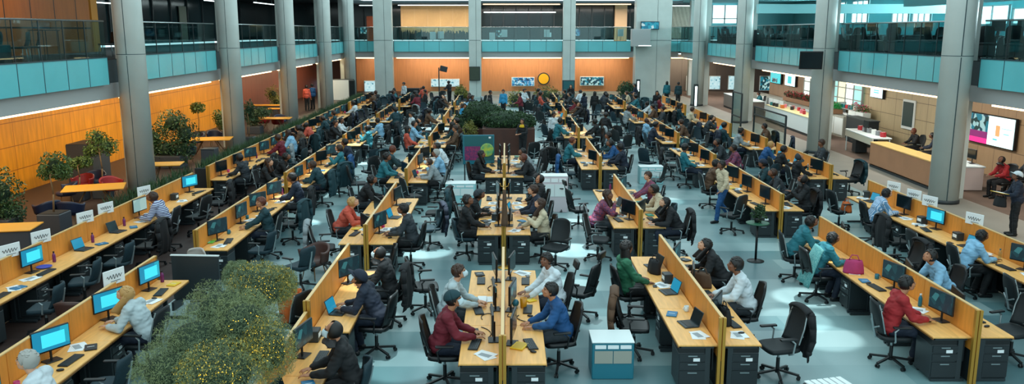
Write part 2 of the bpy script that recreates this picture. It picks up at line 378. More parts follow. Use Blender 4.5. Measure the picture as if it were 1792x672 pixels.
# round columns
def column(x, y, r, name='round_column', top=12.0):
    mb = MB(); mb.lathe((x, y, 0), [(r, 0), (r, top)], M_column, 40)
    o = struct(name, mb, True)
    for p in o.data.polygons: p.use_smooth = len(p.vertices) == 4
    MB().lathe((x, y, 4.63), [(r + .002, 0), (r + .002, .02)], M_joint, 40).obj('ring_joint', o)
    j = MB().box((x + (r - .005) * (-.25 if x > 0 else .1), y - r * .97, 2.3), (.02, .03, 4.6), M_joint)
    j.box((x + (r - .005) * (-.25 if x > 0 else .1), y - r * .97, 8.3), (.02, .03, 7.3), M_joint)
    t = j.obj('seam', o)
    bt = MB().lathe((x, y, 0), [(r + .03, 0), (r + .03, .10), (r + .005, .12)], M_dark2, 40).obj('base_ring', o, True)
    return o
def pilaster(x, y, w, d=.8):
    mb = MB().box((x, y, 6), (w, d, 12), M_column); mb.box((x, y - d / 2 - .004, 4.63), (w, .01, .03), M_joint); mb.box((x + w * .1, y - d / 2 - .004, 6), (.02, .01, 12), M_joint)
    return struct('column', mb)
for y in (28, 38, 48, 58, 67): column(-12.45, y, .45)
for y in (26, 37, 49.5, 61): column(14.05, y, .45)
for (px, w_) in ((677, 1.5), (833, 1.0), (993, 1.0)):
    pilaster((px - 885) * 70.5 / FPX, 69.8, w_)
pilaster(12.1, 69.4, 2.9, 1.2)
pilaster(15.9, 71, .8, .6)
# shafts behind the side columns at the balcony edge
for y in (29.2, 39.4, 49.5, 59.5, 68): struct('column', MB().box((XL - .22, y, 6), (.4, .9, 12), M_column))
for y in (27.0, 38.3, 50.7, 62): struct('column', MB().box((XR + .15, y, 6), (.5, .9, 12), M_column))

# cyan fascia + glass balustrade for each bay
def bay(p0, p1, place, idx):
    """p0,p1 (x,y) along the balcony edge; panels below, glass above"""
    p0 = Vector((*p0, 0)); p1 = Vector((*p1, 0)); d = p1 - p0; L = d.length; u = d.normalized(); ang = math.atan2(u.y, u.x)
    nrm = Vector((-u.y, u.x, 0)); q = Euler((0, 0, ang)).to_matrix()
    n = max(3, round(L / 1.25)); mb = MB(); jn = MB()
    mb.box(p0 + d * .5 + Vector((0, 0, 4.12)), (L, .06, .86), M_fascia, q)
    for i in range(n + 1): jn.box(p0 + d * i / n + Vector((0, 0, 4.12)), (.025, .075, .86), M_joint, q)
    jn.box(p0 + d * .5 + Vector((0, 0, 4.56)), (L, .09, .03), M_joint, q)
    f = struct('trim_%d' % idx, mb); jn.obj('joint', f)
    t = thing('glass_balustrade', 'glass balustrade with steel handrail above the cyan panels, ' + place, 'railing', p0 + Vector((0, 0, 4.575)), ang)
    m = max(3, round(L / 1.25)); W = L / m
    pane = MB().box((0, 0, .56), (W - .02, .02, 1.1), M_glass).mesh('glass_pane')
    pst = MB().box((0, 0, .56), (.022, .03, 1.1), M_dark2).mesh('post')
    for i in range(m):
        o = bpy.data.objects.new('glass_pane', pane); COL.objects.link(o); o.parent = t; o.location = (W * (i + .5), 0, 0)
        o = bpy.data.objects.new('post', pst); COL.objects.link(o); o.parent = t; o.location = (W * i, 0, 0)
    MB().tube((0, 0, 1.13), (L, 0, 1.13), .028, M_rail, n=8).obj('handrail', t, True)
k = 1
for (a, b, nm) in ((12, 27.2, 'first bay of left balcony'), (28.7, 37.4, 'second bay of left balcony'), (38.9, 47.5, 'third bay of left balcony'), (49.0, 57.5, 'fourth bay of left balcony'), (59.0, 70, 'last bay of left balcony')):
    bay((XL, a), (XL, b), nm, k); k += 1
for (a, b, nm) in ((12, 25.6, 'first bay of right balcony'), (27.2, 36.6, 'second bay of right balcony'), (38.2, 48.9, 'third bay of right balcony'), (50.6, 60.5, 'fourth bay of right balcony'), (62, 70, 'last bay of right balcony')):
    bay((XR, a), (XR, b), nm, k); k += 1
for (a, b, nm) in ((-12.9, -10.9, 'leftmost short bay of back balcony'), (-9.35, -3.05, 'back balcony bay before the bead curtain'), (-2.0, 4.75, 'middle bay of back balcony'), (5.75, 10.5, 'back balcony bay beside the grey pier'), (13.8, 15.6, 'rightmost short bay of back balcony')):
    bay((a, YF), (b, YF), nm, k); k += 1

# light coves under the balconies: a glowing strip and the light it gives
def cove(x, y0, y1, side):
    mb = MB().box((x, (y0 + y1) / 2, 3.155), (.12, y1 - y0, .07), M_warm)
    o = mb.obj('light_strip'); tag(o, 'glowing warm strip light under the %s balcony, %s bay' % (side, cove.n[side].pop(0)), 'light')
    sg = -1 if x < 0 else 1
    lamp_area('strip_lamp', (x + sg * .35, (y0 + y1) / 2, 3.14), (0, R(-28 * sg), 0), .15, y1 - y0, 26 * (y1 - y0) * (1.0 if x < 0 else .8), (1, .78, .48) if x < 0 else (1, .95, .86))
cove.n = {s: ['first', 'second', 'third', 'fourth', 'last'] for s in ('left', 'right')}
for (a, b) in ((12, 27.2), (28.8, 37.6), (39, 47.4), (49, 57.5), (59, 69.6)): cove(XL - .40, a, b, 'left')
for (a, b) in ((12, 25.4), (27.3, 36.5), (38.3, 48.6), (50.7, 60.2), (62, 69.8)): cove(XR + .40, a, b, 'right')
for i, (a, b) in enumerate(((-12.6, -10.8), (-9.2, -3.1), (-1.9, 4.7), (5.8, 10.4), (14, 18))):
    tag(MB().box(((a + b) / 2, YF + .3, 3.155), (b - a, .12, .07), M_warm).obj('light_strip'), 'glowing warm strip light under the back balcony, %s bay' % ['first', 'second', 'third', 'fourth', 'last'][i], 'light')
    lamp_area('strip_lamp', ((a + b) / 2, YB - 1.6, 3.15), (R(25), 0, 0), b - a, .2, 26 * (b - a), (1, .84, .62))

lamp_area('recess_lamp', (20, 67, 3.3), (0, 0, 0), 8, .4, 260, (1, .95, .88))
# upper floor: walls, fronts, windows
struct('wall_left_upper', MB().box((-16.0, 20, 6.3), (.2, 25, 3.4), M_orange_up))
struct('wall_left_upper_end', MB().box((-16.9, 32.9, 6.3), (2.0, .5, 3.4), mat('ochre_panel', (196, 128, 20), .5)))
struct('wall_left_upper_far', MB().box((-23, 56, 6.3), (.2, 52, 3.4), M_dkglass))
struct('wall_left_upper_back', MB().box((-18.5, YB + 2, 6.3), (10, .2, 3.4), M_dkglass))
fr = MB()
for y in range(31, 76, 3): fr.box((-22.85, y, 6.2), (.1, .12, 3.2), M_dark2)
for y in (33, 42, 43.5, 52, 60): fr.box((-22.8, y, 5.9), (.06, 1.3, 2.4), mat('pale_curtain', (120, 124, 112), .8))
struct('trim_40', fr)
struct('wall_left_upper_post', MB().box((-20.5, 36.5, 6.2), (1.2, 1.0, 3.4), mat('terracotta_post', (150, 76, 44), .6)))
struct('wall_back_upper', MB().box((.8, YB + 1, 6.3), (32, .2, 3.4), M_dkglass))
fr = MB()
for i in range(26): fr.box((-14 + i * 1.15, YB + .85, 6.0), (.08, .1, 2.9), M_dark2)
fr.box((10.4, YB + .4, 6.1), (1.1, .4, 3.2), mat('cream_pier', (206, 170, 130), .6))  # cream pier in one even base colour
fr.box((-11.9, YB + .3, 5.6), (1.2, .3, 2.2), mat('terracotta_post', (150, 76, 44), .6))
struct('trim_41', fr)
for (x0, x1, z0, z1, m, lb) in ((-.9, .1, 4.8, 5.5, 0, 'blue poster-like screen beyond the middle back balcony glass'), (3.5, 4.2, 4.8, 5.3, 1, 'pale screen beyond the back balcony glass'), (5.9, 6.8, 4.9, 5.6, 2, 'cyan screen beyond the right back balcony glass'), (-13.2, -11.9, 5.1, 5.8, 0, 'teal screen at the left end of the back balcony')):
    t = thing('wall_screen', lb, 'screen', ((x0 + x1) / 2, YB + .6, (z0 + z1) / 2)); MB().box((0, 0, 0), (x1 - x0, .08, z1 - z0), M_black).obj('bezel', t); MB().box((0, -.05, 0), (x1 - x0 - .1, .02, z1 - z0 - .1), M_tv[m]).obj('display', t)
# white notices on the upper glass fronts
NOT = MB().box((0, 0, 0), (.5, .02, .62), M_paper).mesh('notice')
for i, (px, py, yy) in enumerate(((760, 62, YF + 1.6), (862, 63, YF + 1.6), (883, 58, YF + 1.6), (956, 58, YF + 1.6), (1083, 57, YF + 1.6), (774, 61, YF + 1.6))):
    o = bpy.data.objects.new('paper_notice', NOT); COL.objects.link(o); o.location = ((px - 885) * yy / FPX, yy, CAM_H - (py - 54) * yy / FPX)
    tag(o, 'white paper notice on the upper glass front, %s from the left' % ORD[[0, 2, 3, 4, 5, 1][i]], 'notice')
    st = MB().box((0, .1, -.35), (.04, .04, .75), M_dark2).obj('stand', o); st.location = (0, 0, -(o.location.z - 4.5) / 2 + .0)
# bead curtain, back balcony
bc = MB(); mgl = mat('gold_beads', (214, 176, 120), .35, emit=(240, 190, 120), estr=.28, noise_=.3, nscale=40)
for i in range(120): bc.tube((-9.3 + i * .052, YB - .6, 5.5 - .35 * random.random()), (-9.3 + i * .052, YB - .6, 7.64), .014, mgl, n=4)
tag(bc.obj('bead_curtain'), 'long golden bead curtain hanging beyond the back balcony', 'curtain', kind='stuff')
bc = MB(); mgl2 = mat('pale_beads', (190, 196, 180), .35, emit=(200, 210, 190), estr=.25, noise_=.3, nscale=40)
for i in range(50): bc.tube((14.0 + i * .06, YB - .6, 4.7), (14.0 + i * .06, YB - .6, 7.64), .014, mgl2, n=4)
tag(bc.obj('bead_curtain'), 'pale bead curtain beyond the right end of the back balcony', 'curtain', kind='stuff')
# linear ceiling lights upstairs
def lin_light(p0, p1, mt, lb, w=.12):
    p0 = Vector(p0); p1 = Vector(p1); d = p1 - p0
    o = MB().box((0, 0, 0), (d.length, w, .05), mt).obj('linear_light'); o.location = (p0 + p1) / 2; o.rotation_euler = (0, 0, math.atan2(d.y, d.x)); tag(o, lb, 'light'); top = 7.66 if p0.y > 70 else 7.9
    for f in (-.4, .4): MB().tube((f * d.length, 0, .02), (f * d.length, 0, top - p0.z), .015, M_dark2, n=6).obj('hanger', o)
for i, (x0, x1, y, z) in enumerate(((-12.3, -10.6, YF + 1, 7.5), (-9.2, -3.2, YF + 2.2, 7.55), (-1.9, 4.6, YF + 1.2, 7.6), (-1.9, 4.4, YF + 3.8, 7.0), (5.9, 10.6, YF + 1.2, 7.6), (13.9, 15.8, YF + 2.2, 7.5))):
    lin_light((x0, y, z), (x1, y, z), M_warm if i in (2, 4) else M_cool, 'straight ceiling light over the back balcony, %s from the left' % ORD[i])
lamp_area('upper_back_lamp', (.8, YF + 3, 7.4), (0, 0, 0), 24, .6, 1500, (1, .9, .8))
for i, (y0, y1, x, z) in enumerate(((31.5, 36.5, -19, 6.95), (33, 37, -21, 6.75), (40.5, 45, -18.5, 7.1), (41, 46, -20.5, 6.8), (51, 56, -18, 7.2), (61, 66, -18, 7.4))):
    lin_light((x, y0, z), (x, y1, z), M_cool, 'straight ceiling light over the left balcony, %s from the camera' % ORD[i])
lamp_area('upper_left_lamp', (-18.5, 52, 7.6), (0, 0, 0), .6, 42, 600, (.8, 1, 1))
lamp_area('upper_left_near_lamp', (-14.4, 20, 7.6), (0, R(20), 0), .4, 16, 180, (1, .75, .5))
# right upper floor: windows and white beams beyond the desks
XW = 26.5
struct('wall_right_upper', MB().box((XW + .2, 48, 6.3), (.2, 68, 3.4), mat('teal_wall', (110, 176, 182), .6)))
n_ = 2
for (y0, y1, z0, z1) in ((40.8, 44.0, 5.75, 6.55), (44.4, 49, 5.75, 6.75), (66, 69, 6.0, 7.6), (61.8, 64.6, 6.0, 7.6), (55.5, 57.8, 5.9, 6.9), (52.6, 54.9, 5.9, 6.7), (30, 35.5, 5.55, 6.5)):
    o = struct('window_%d' % n_, MB().box((XW + .05, (y0 + y1) / 2, (z0 + z1) / 2), (.06, y1 - y0, z1 - z0), M_window)); n_ += 1
    g = MB(); g.box((XW, (y0 + y1) / 2, z0), (.1, y1 - y0 + .1, .07), M_grey); g.box((XW, (y0 + y1) / 2, z1), (.1, y1 - y0 + .1, .07), M_grey)
    for i in range(4): g.box((XW, y0 + (y1 - y0) * i / 3, (z0 + z1) / 2), (.1, .07, z1 - z0), M_grey)
    g.obj('window_frame', o)
struct('wall_right_back_upper', MB().box((22.5, YB + 2, 6.3), (10, .2, 3.4), mat('teal_wall', (110, 176, 182), .6)))
fo = struct('window_%d' % n_, MB().box((19.0, YB + 1.8, 6.9), (4.6, .06, 1.6), M_window)); n_ += 1
g = MB()
for i in range(5): g.box((16.7 + i * 1.15, YB + 1.72, 6.9), (.1, .1, 1.7), M_grey)
g.box((19, YB + 1.72, 6.5), (4.7, .1, .08), M_grey); g.obj('window_frame', fo)
struct('beam_right_upper', MB().box((20, 33, 6.85), (.5, 18, .55), mat('pale_teal_beam', (140, 205, 210), .6)))
struct('beam_right_upper_cross', MB().box((20, 47, 6.6), (12, .5, .5), mat('pale_teal_beam', (140, 205, 210), .6)))
lamp_area('upper_right_window_light', (25.6, 50, 6.6), (0, R(100), 0), 1.5, 40, 4200, (.7, .97, 1))

# wall screens downstairs
def tv(px, py, wpx, hpx, depth, m, lb, face='y', xw=None):
    """screen on the back wall (face y) or a side wall (face x)"""
    if face == 'y':
        x = (px - 885) * depth / FPX; z = CAM_H - (py - 54) * depth * .985 / FPX; W = wpx * depth / FPX; H = hpx * depth / FPX
        t = thing('wall_screen', lb, 'screen', (x, depth, z))
        MB().rbox((0, 0, 0), (W, .1, H), M_white if m != 'off' else M_black, .02, 1).obj('bezel', t); MB().box((0, -.055, 0), (W - .12, .02, H - .12), M_tv[m] if m != 'off' else M_scr['dark']).obj('display', t)
    return t
tv(780, 144, 50, 14, YB - .25, 1, 'pale wide screen on the terracotta wall behind the hedge planter', 'y')
tv(915, 142, 40, 16, YB - .25, 2, 'blue wide screen beside the yellow clock', 'y')
tv(1035, 141, 42, 16, YB - .25, 0, 'green forest picture screen right of the yellow clock', 'y')
tv(652, 150, 26, 20, YB - .25, 1, 'pale screen on the back wall at left of the wide pier', 'y')
tv(1205, 145, 12, 26, YB - .35, 1, 'narrow pale screen on the grey back wall', 'y')
tv(1249, 144, 20, 24, YB - .35, 1, 'pale chart screen, second from the left on grey wall', 'y')
tv(1283, 144, 22, 25, YB - .35, 1, 'pale chart screen, third from the left on grey wall', 'y')
tv(1338, 145, 22, 26, 73, 0, 'teal picture screen at right end of the grey wall', 'y')
tv(555, 148, 44, 18, YB - .6, 2, 'blue people picture screen on the red brown wall', 'y')
ck = thing('wall_clock', 'round yellow disc with dark rim on the terracotta back wall', 'clock', ((951 - 885) * 75.7 / FPX, 75.75, CAM_H - (137 - 54) * 75.7 * .985 / FPX))
MB().tube((0, .06, 0), (0, -.06, 0), .56, M_dark2, n=36).obj('rim', ck); MB().tube((0, -.05, 0), (0, -.09, 0), .46, mat('yellow_disc', (225, 170, 20), .4, emit=(225, 160, 20), estr=.25), n=36).obj('disc', ck)
def side_tv(y0, y1, z0, z1, cells, lb):
    t = thing('wall_screen', lb, 'screen', (18.3, (y0 + y1) / 2, (z0 + z1) / 2)); W = y1 - y0; H = z1 - z0
    MB().rbox((0, 0, 0), (.12, W, H), M_black, .02, 1).obj('bezel', t)
    d = MB()
    for (a, b, c, e, m) in cells: d.box((-.065 - .002 * cells.index((a, b, c, e, m)), W * (a + b) / 2 - W / 2, H * (c + e) / 2 - H / 2), (.02, W * (b - a), H * (e - c)), m)
    d.obj('display', t); return t
mW = plain_emit('screen_white', (205, 232, 235), .95); mMag = plain_emit('screen_magenta', (214, 50, 130), .85); mPur = plain_emit('screen_purple', (120, 40, 100), .7); mOch = plain_emit('screen_ochre', (214, 150, 100), .8); mCy = plain_emit('screen_cyan', (60, 180, 190), .8)
side_tv(29.4, 32.6, 1.15, 2.3, [(.01, .52, .03, .97, mW), (.53, .97, .42, .97, M_tv[0]), (.53, .97, .2, .42, mPur), (.53, .97, .03, .2, mMag), (.28, .36, .35, .7, mOch), (.32, .4, .22, .26, mCy), (.1, .2, .45, .47, mCy), (.06, .24, .62, .63, mCy)], 'large wall screen with magenta and cyan picture left of white panel')
side_tv(27.0, 28.6, 1.2, 2.2, [(.02, .98, .03, .97, mW), (.3, .6, .4, .42, mCy)], 'white wall screen cut off by the right edge of the picture')
side_tv(40.1, 41.5, 2.15, 2.85, [(.03, .97, .04, .96, mW), (.3, .7, .5, .56, mCy), (.3, .7, .35, .42, mCy)], 'small bright screen high on the beige tiled wall')
side_tv(52.4, 54.4, 1.9, 2.8, [(.03, .97, .04, .96, mW), (.35, .7, .2, .7, mCy)], 'pale screen on the brown boarded wall, nearer of two')
side_tv(55.2, 57.4, 1.9, 2.8, [(.03, .97, .04, .96, mCy), (.3, .8, .1, .4, M_tv[0])], 'cyan screen on the brown boarded wall, farther of two')
b = thing('notice_board', 'dark green notice board in a white frame on beige tiles', 'board', (18.36, 37.6, 1.65)); MB().rbox((0, 0, 0), (.08, 1.15, 1.35), M_white, .02, 1).obj('frame', b); MB().box((-.05, 0, .02), (.02, .95, 1.1), mat('green_board', (34, 60, 58), .6)).obj('board', b)
# hanging black screens on columns
def hang(loc, rz, tilt, W, H, lb, mdisp):
    t = thing('hanging_screen', lb, 'screen', loc, rz)
    q = Euler((tilt, 0, 0)).to_matrix()
    MB().rbox((0, 0, 0), (W, .1, H), M_black, .02, 2, q).obj('casing', t); MB().box(q @ Vector((0, -.055, 0)), (W - .1, .01, H - .1), mdisp, q).obj('display', t)
    MB().tube((0, .04, 0), (0, .62, .05), .04, M_dark2).obj('bracket', t); return t
xh = (1417 - 885) * 35.7 / FPX
hang((xh + .05, 36.0, CAM_H - (104 - 54) * 36 / FPX), R(-15), R(12), .95, .78, 'black tilted screen mounted on a round column, right side', M_scr['dark'])
hang(((1133 - 885) * 68.6 / FPX, 68.6, CAM_H + (54 - 45) * 68.6 / FPX), 0, 0, 1.5, .65, 'bright blue screen on the wide grey pier', picture('pier_screen', [(20, 120, 150), (40, 160, 185), (190, 225, 230)], 4, .9, 9.0, [0, .5, .85]))
hang(((831 - 885) * 69 / FPX, 69.2, CAM_H - (127 - 54) * 69 / FPX), 0, 0, .9, 1.15, 'dark board hung on a back column over the hedges', mat('dark_green_board', (50, 62, 48), .5))
b = thing('pier_box', 'grey projecting box on the wide pier at the back balcony', 'box', ((1117 - 885) * 68.4 / FPX, 68.3, 4.55)); MB().rbox((0, 0, .3), (1.5, .9, 1.4), M_grey, .03, 1).obj('body', b); MB().box((.3, -.46, -.33), (1.0, .02, .05), M_cool).obj('light_slot', b)

# ------------------------------------------------------------------ prototypes: furniture
def make_desk(L, W=.6):
    """local: long side along y, partition side at x=0, user side x=W"""
    t = thing('desk', 'desk', 'desk')
    MB().rbox((W / 2, 0, .735), (W, L - .012, .03), M_desk, .006, 1).obj('tabletop', t)
    MB().box((W - .004, 0, .712), (.02, L - .02, .018), M_edge).obj('edge_strip', t)
    for s in (-1, 1):
        m = MB(); m.box((.3, s * (L / 2 - .06), .03), (.52, .05, .04), M_dark2); m.box((.14, s * (L / 2 - .06), .37), (.08, .045, .68), M_dark2); m.box((.3, s * (L / 2 - .06), .70), (.5, .05, .035), M_dark2)
        m.obj('leg', t)
    MB().box((.05, 0, .5), (.02, L - .2, .38), M_dark).obj('modesty_panel', t)
    return proto(t)
def make_pedestal():
    t = thing('drawer_pedestal', 'x', 'cabinet')
    MB().rbox((0, 0, .325), (.42, .5, .55), M_dark2, .01, 1).obj('body', t)
    MB().box((0, 0, .645), (.42, .48, .09), M_black).obj('top_tray', t)
    for i, (z, h) in enumerate(((.535, .12), (.40, .12), (.20, .25))):
        d = MB().box((0, -.256, z), (.39, .02, h - .012), M_dark).obj('drawer', t); MB().box((0, -.272, z + h / 2 - .035), (.14, .015, .014), M_chrome).obj('handle', d)
    MB().box((.06, -.27, .50), (.10, .008, .05), M_paper).obj('name_card', t)
    for s in (-1, 1):
        for e in (-1, 1): MB().tube((s * .16 - .015, e * .2, .03), (s * .16 + .015, e * .2, .03), .03, M_black, n=10).obj('caster', t)
    return proto(t)
def curved_back(w0, w1, z0, z1, y0, depth, th, m, seg=10, lean=.10, round_top=True):
    def f(u, v):
        a = (u - .5) * 2
        W = (w0 + (w1 - w0) * v) / 2 * (1 - (.30 * max(0, (v - .75) / .25) ** 2 if round_top else 0))
        return (a * W, y0 - lean * v - .03 * math.sin(math.pi * v) + depth * a * a, z0 + (z1 - z0) * v - (.03 * a * a * v if round_top else 0))
    return MB().sheet(f, seg, 10, th, m)
def star_base(t, m_b, m_c):
    b = MB(); b.tube((0, 0, .07), (0, 0, .12), .035, m_b, n=12)
    for i in range(5):
        a = 2 * math.pi * i / 5 + .3; c, s = math.cos(a), math.sin(a); q = Euler((0, 0, a)).to_matrix()
        b.box(Vector((c * .16, s * .16, .093)), (.30, .035, .028), m_b, q @ Euler((0, R(8), 0)).to_matrix())
        cs = MB(); p = Vector((c * .3, s * .3, .03)); n = Vector((-s, c, 0))
        for e in (-1, 1): cs.tube(p + n * e * .008, p + n * e * .028, .029, m_c, n=10)
        cs.tube(p + Vector((0, 0, .0)), p + Vector((0, 0, .05)), .009, m_c, n=6)
        cs.obj('caster', t)
    b.obj('star_base', t, False)
    g = MB(); g.tube((0, 0, .1), (0, 0, .30), .027, M_black, n=12); g.tube((0, 0, .28), (0, 0, .42), .018, M_chrome, n=10); g.rbox((0, 0, .40), (.2, .24, .05), M_black, .01, 1); g.obj('gas_lift', t)
def make_chair(kind):
    """chair faces +y"""
    t = thing('office_chair', 'x', 'chair'); fr_m = M_chrome if kind in ('mesh', 'shell') else M_black
    m_s = {'mesh': M_mesh, 'black': M_black, 'shell': M_blueseat, 'head': M_mesh}[kind]
    s = MB()
    def seatf(u, v):
        a = (u - .5) * 2; b = (v - .5) * 2
        rr = 1 - .12 * abs(b) ** 4; return (a * .245 * rr, b * .235 * (1 - .10 * abs(a) ** 4), .46 + .012 * a * a - .02 * max(0, b) ** 2 + .012 * b * b)
    s.sheet(seatf, 10, 10, .06, m_s); s.obj('seat', t, True)
    if kind == 'shell': curved_back(.36, .46, .50, .90, -.22, .10, .03, m_s, lean=.10).obj('backrest', t, True)
    else: curved_back(.44, .46, .52, 1.04, -.22, .06, .022, m_s, lean=.13).obj('backrest', t, True)
    f = MB(); f.path([(0, -.08, .41), (0, -.25, .44), (0, -.29, .60), (0, -.33, .80)], .02, fr_m)
    if kind != 'shell':
        f.path([(-.17, -.27, .66), (0, -.29, .58), (.17, -.27, .66)], .013, fr_m); f.path([(-.22, -.19, .56), (-.232, -.25, .8), (-.20, -.30, 1.0)], .011, fr_m); f.path([(.22, -.19, .56), (.232, -.25, .8), (.20, -.30, 1.0)], .011, fr_m)
    f.obj('back_frame', t)
    for sd in (-1, 1):
        a = MB(); a.path([(sd * .22, -.04, .42), (sd * .30, -.06, .46), (sd * .31, -.08, .62), (sd * .30, -.03, .665)], .013, fr_m)
        a.rbox((sd * .30, .02, .685), (.065, .26, .03), M_black, .012, 2); a.obj('armrest', t)
    if kind == 'head':
        h = MB(); h.rbox((0, -.39, 1.19), (.26, .06, .14), M_black, .028, 3, (R(14), 0, 0)); h.path([(0, -.36, 1.0), (0, -.40, 1.16)], .012, M_black); h.obj('headrest', t, True)
    star_base(t, M_black, M_black)
    return proto(t)
def make_far_chair(kind):
    m_s = {'mesh': M_mesh, 'shell': M_blueseat}[kind]; mb = MB()
    mb.rbox((0, 0, .46), (.48, .46, .07), m_s, .03, 2)
    c = curved_back(.44, .44, .52, 1.02, -.22, .06, .03, m_s, 6, lean=.12); mb.add(c.v, c.f, m_s)
    for sd in (-1, 1): mb.path([(sd * .27, -.06, .46), (sd * .30, -.08, .66), (sd * .30, .12, .68)], .016, M_chrome, 5)
    mb.tube((0, 0, .08), (0, 0, .44), .025, M_black, n=6)
    for i in range(5):
        a = 2 * math.pi * i / 5; mb.tube((0, 0, .1), (math.cos(a) * .3, math.sin(a) * .3, .06), .02, M_black, n=5); mb.ball((math.cos(a) * .3, math.sin(a) * .3, .03), .03, M_black, 6, 4)
    o = mb.obj('office_chair'); tag(o, 'x', 'chair'); return proto(o)
CH = {k_: make_chair(k_) for k_ in ('mesh', 'black', 'shell', 'head')}
CHF = {k_: make_far_chair(k_) for k_ in ('mesh', 'shell')}
PED = make_pedestal()
def make_monitor(kind):
    """screen faces +x, 24-inch"""
    t = thing('monitor', 'x', 'monitor')
    MB().rbox((0, 0, .33), (.035, .56, .34), M_black, .008, 1).obj('bezel', t)
    d = MB().box((.0185, 0, .335), (.004, .53, .30), M_scr[kind]).obj('display', t)
    if kind == 'blue': MB().box((.0215, .03, .33), (.003, .34, .19), M_scrin).obj('open_window', d)
    MB().tube((-.03, 0, .012), (-.03, 0, .30), .018, M_black, n=8).obj('neck', t)
    MB().rbox((-.02, 0, .008), (.17, .24, .014), M_black, .006, 1).obj('base', t)
    return proto(t)
MON = {k_: make_monitor(k_) for k_ in ('blue', 'dark', 'code', 'white')}
def make_keyboard():
    mb = MB().rbox((0, 0, .01), (.15, .44, .018), M_black, .005, 1).obj('keyboard'); tag(mb, 'x', 'keyboard')
    k = MB()
    for i in range(5):
        for j in range(14): k.box((-.056 + i * .028, -.195 + j * .030, .021), (.022, .024, .006), M_dark2)
    k.obj('keys', mb)
    return proto(mb)
def make_laptop(lit):
    t = thing('laptop', 'x', 'laptop'); MB().rbox((0, 0, .01), (.24, .34, .018), M_dark2, .005, 1).obj('base', t)
    q = Euler((0, R(-18), 0)).to_matrix(); MB().rbox((-.155, 0, .125), (.012, .34, .235), M_dark2, .005, 1, q).obj('lid', t)
    MB().box((-.147, 0, .128), (.004, .32, .205), M_scr['blue'] if lit else M_scr['dark'], q).obj('display', t)
    MB().box((.01, 0, .021), (.11, .30, .004), M_black).obj('keys', t); return proto(t)
def single(name, cat, mb, smooth=False): o = mb.obj(name, None, smooth); tag(o, 'x', cat); return proto(o)
KB = make_keyboard(); LAP = make_laptop(True); LAPD = make_laptop(False)
def mouse_m(): return MB().ball((0, 0, .014), (.055, .032, .018), M_black, 10, 6)
MOUSE = single('computer_mouse', 'mouse', mouse_m(), True)
def mug_m(m):
    b = MB(); b.lathe((0, 0, 0), [(.034, 0), (.040, .01), (.041, .095), (.036, .095), (.034, .02)], m, 16)
    b.path([(.04, 0, .075), (.066, 0, .068), (.068, 0, .035), (.04, 0, .025)], .006, m, 6); return b
MUG = [single('mug', 'mug', mug_m(m), True) for m in (M_white, M_teal, mat('pink_plastic', (200, 50, 110), .4))]
PAPER = single('paper_sheets', 'papers', MB().box((0, 0, .002), (.21, .30, .004), M_paper).box((.03, .05, .006), (.21, .30, .003), M_paper, (0, 0, .4)).box((.0, .02, .008), (.10, .2, .001), mat('print_grey', (150, 160, 165), .8), (0, 0, .4)))
def nb(m): return MB().rbox((0, 0, .011), (.17, .24, .020), m, .004, 1).box((0, 0, .0225), (.10, .012, .002), M_white)
NOTE = [single('notebook', 'notebook', nb(m)) for m in (mat('blue_cover', (34, 110, 150), .5), mat('yellow_cover', (220, 180, 30), .5), mat('black_cover', (22, 24, 26), .5), mat('green_cover', (30, 130, 110), .5))]
PHONE = single('phone', 'phone', MB().rbox((0, 0, .006), (.075, .15, .010), M_black, .004, 1).box((0, 0, .0118), (.066, .135, .001), M_scr['dark']))
def bottle(m, mc):
    t = thing('water_bottle', 'x', 'bottle'); MB().lathe((0, 0, 0), [(.03, 0), (.034, .01), (.034, .14), (.026, .17), (.014, .185), (.014, .2)], m, 16).obj('body', t, True); MB().tube((0, 0, .198), (0, 0, .222), .018, mc, n=12).obj('cap', t); return proto(t)
BOT = [bottle(M_clear, M_teal), bottle(mat('purple_plastic', (110, 40, 100), .3), M_black), bottle(M_teal, M_white)]
def box_m(m): return MB().rbox((0, 0, .09), (.16, .22, .18), m, .008, 1).box((.081, 0, .1), (.002, .15, .07), M_paper)
CUPB = single('desk_box', 'box', box_m(M_dark2)); 
def bag_m(m):
    def f(u, v):
        a = u * 2 * math.pi; w = .19 * (1 - .25 * v ** 2); d = .10 * (1 - .5 * v ** 2); return (math.cos(a) * d + .01 * math.sin(5 * a), math.sin(a) * w, .005 + .26 * v)
    b = MB().sheet(f, 18, 7, .012, m); b.ball((0, 0, .22), (.055, .12, .05), m, 12, 6); b.path([(0, -.10, .25), (0, -.05, .36), (0, .05, .36), (0, .10, .25)], .009, m, 6); return b
BAG = {c: single('handbag', 'bag', bag_m(cloth(c)), True) for c in ('black', 'brown', 'orange', 'pink')}
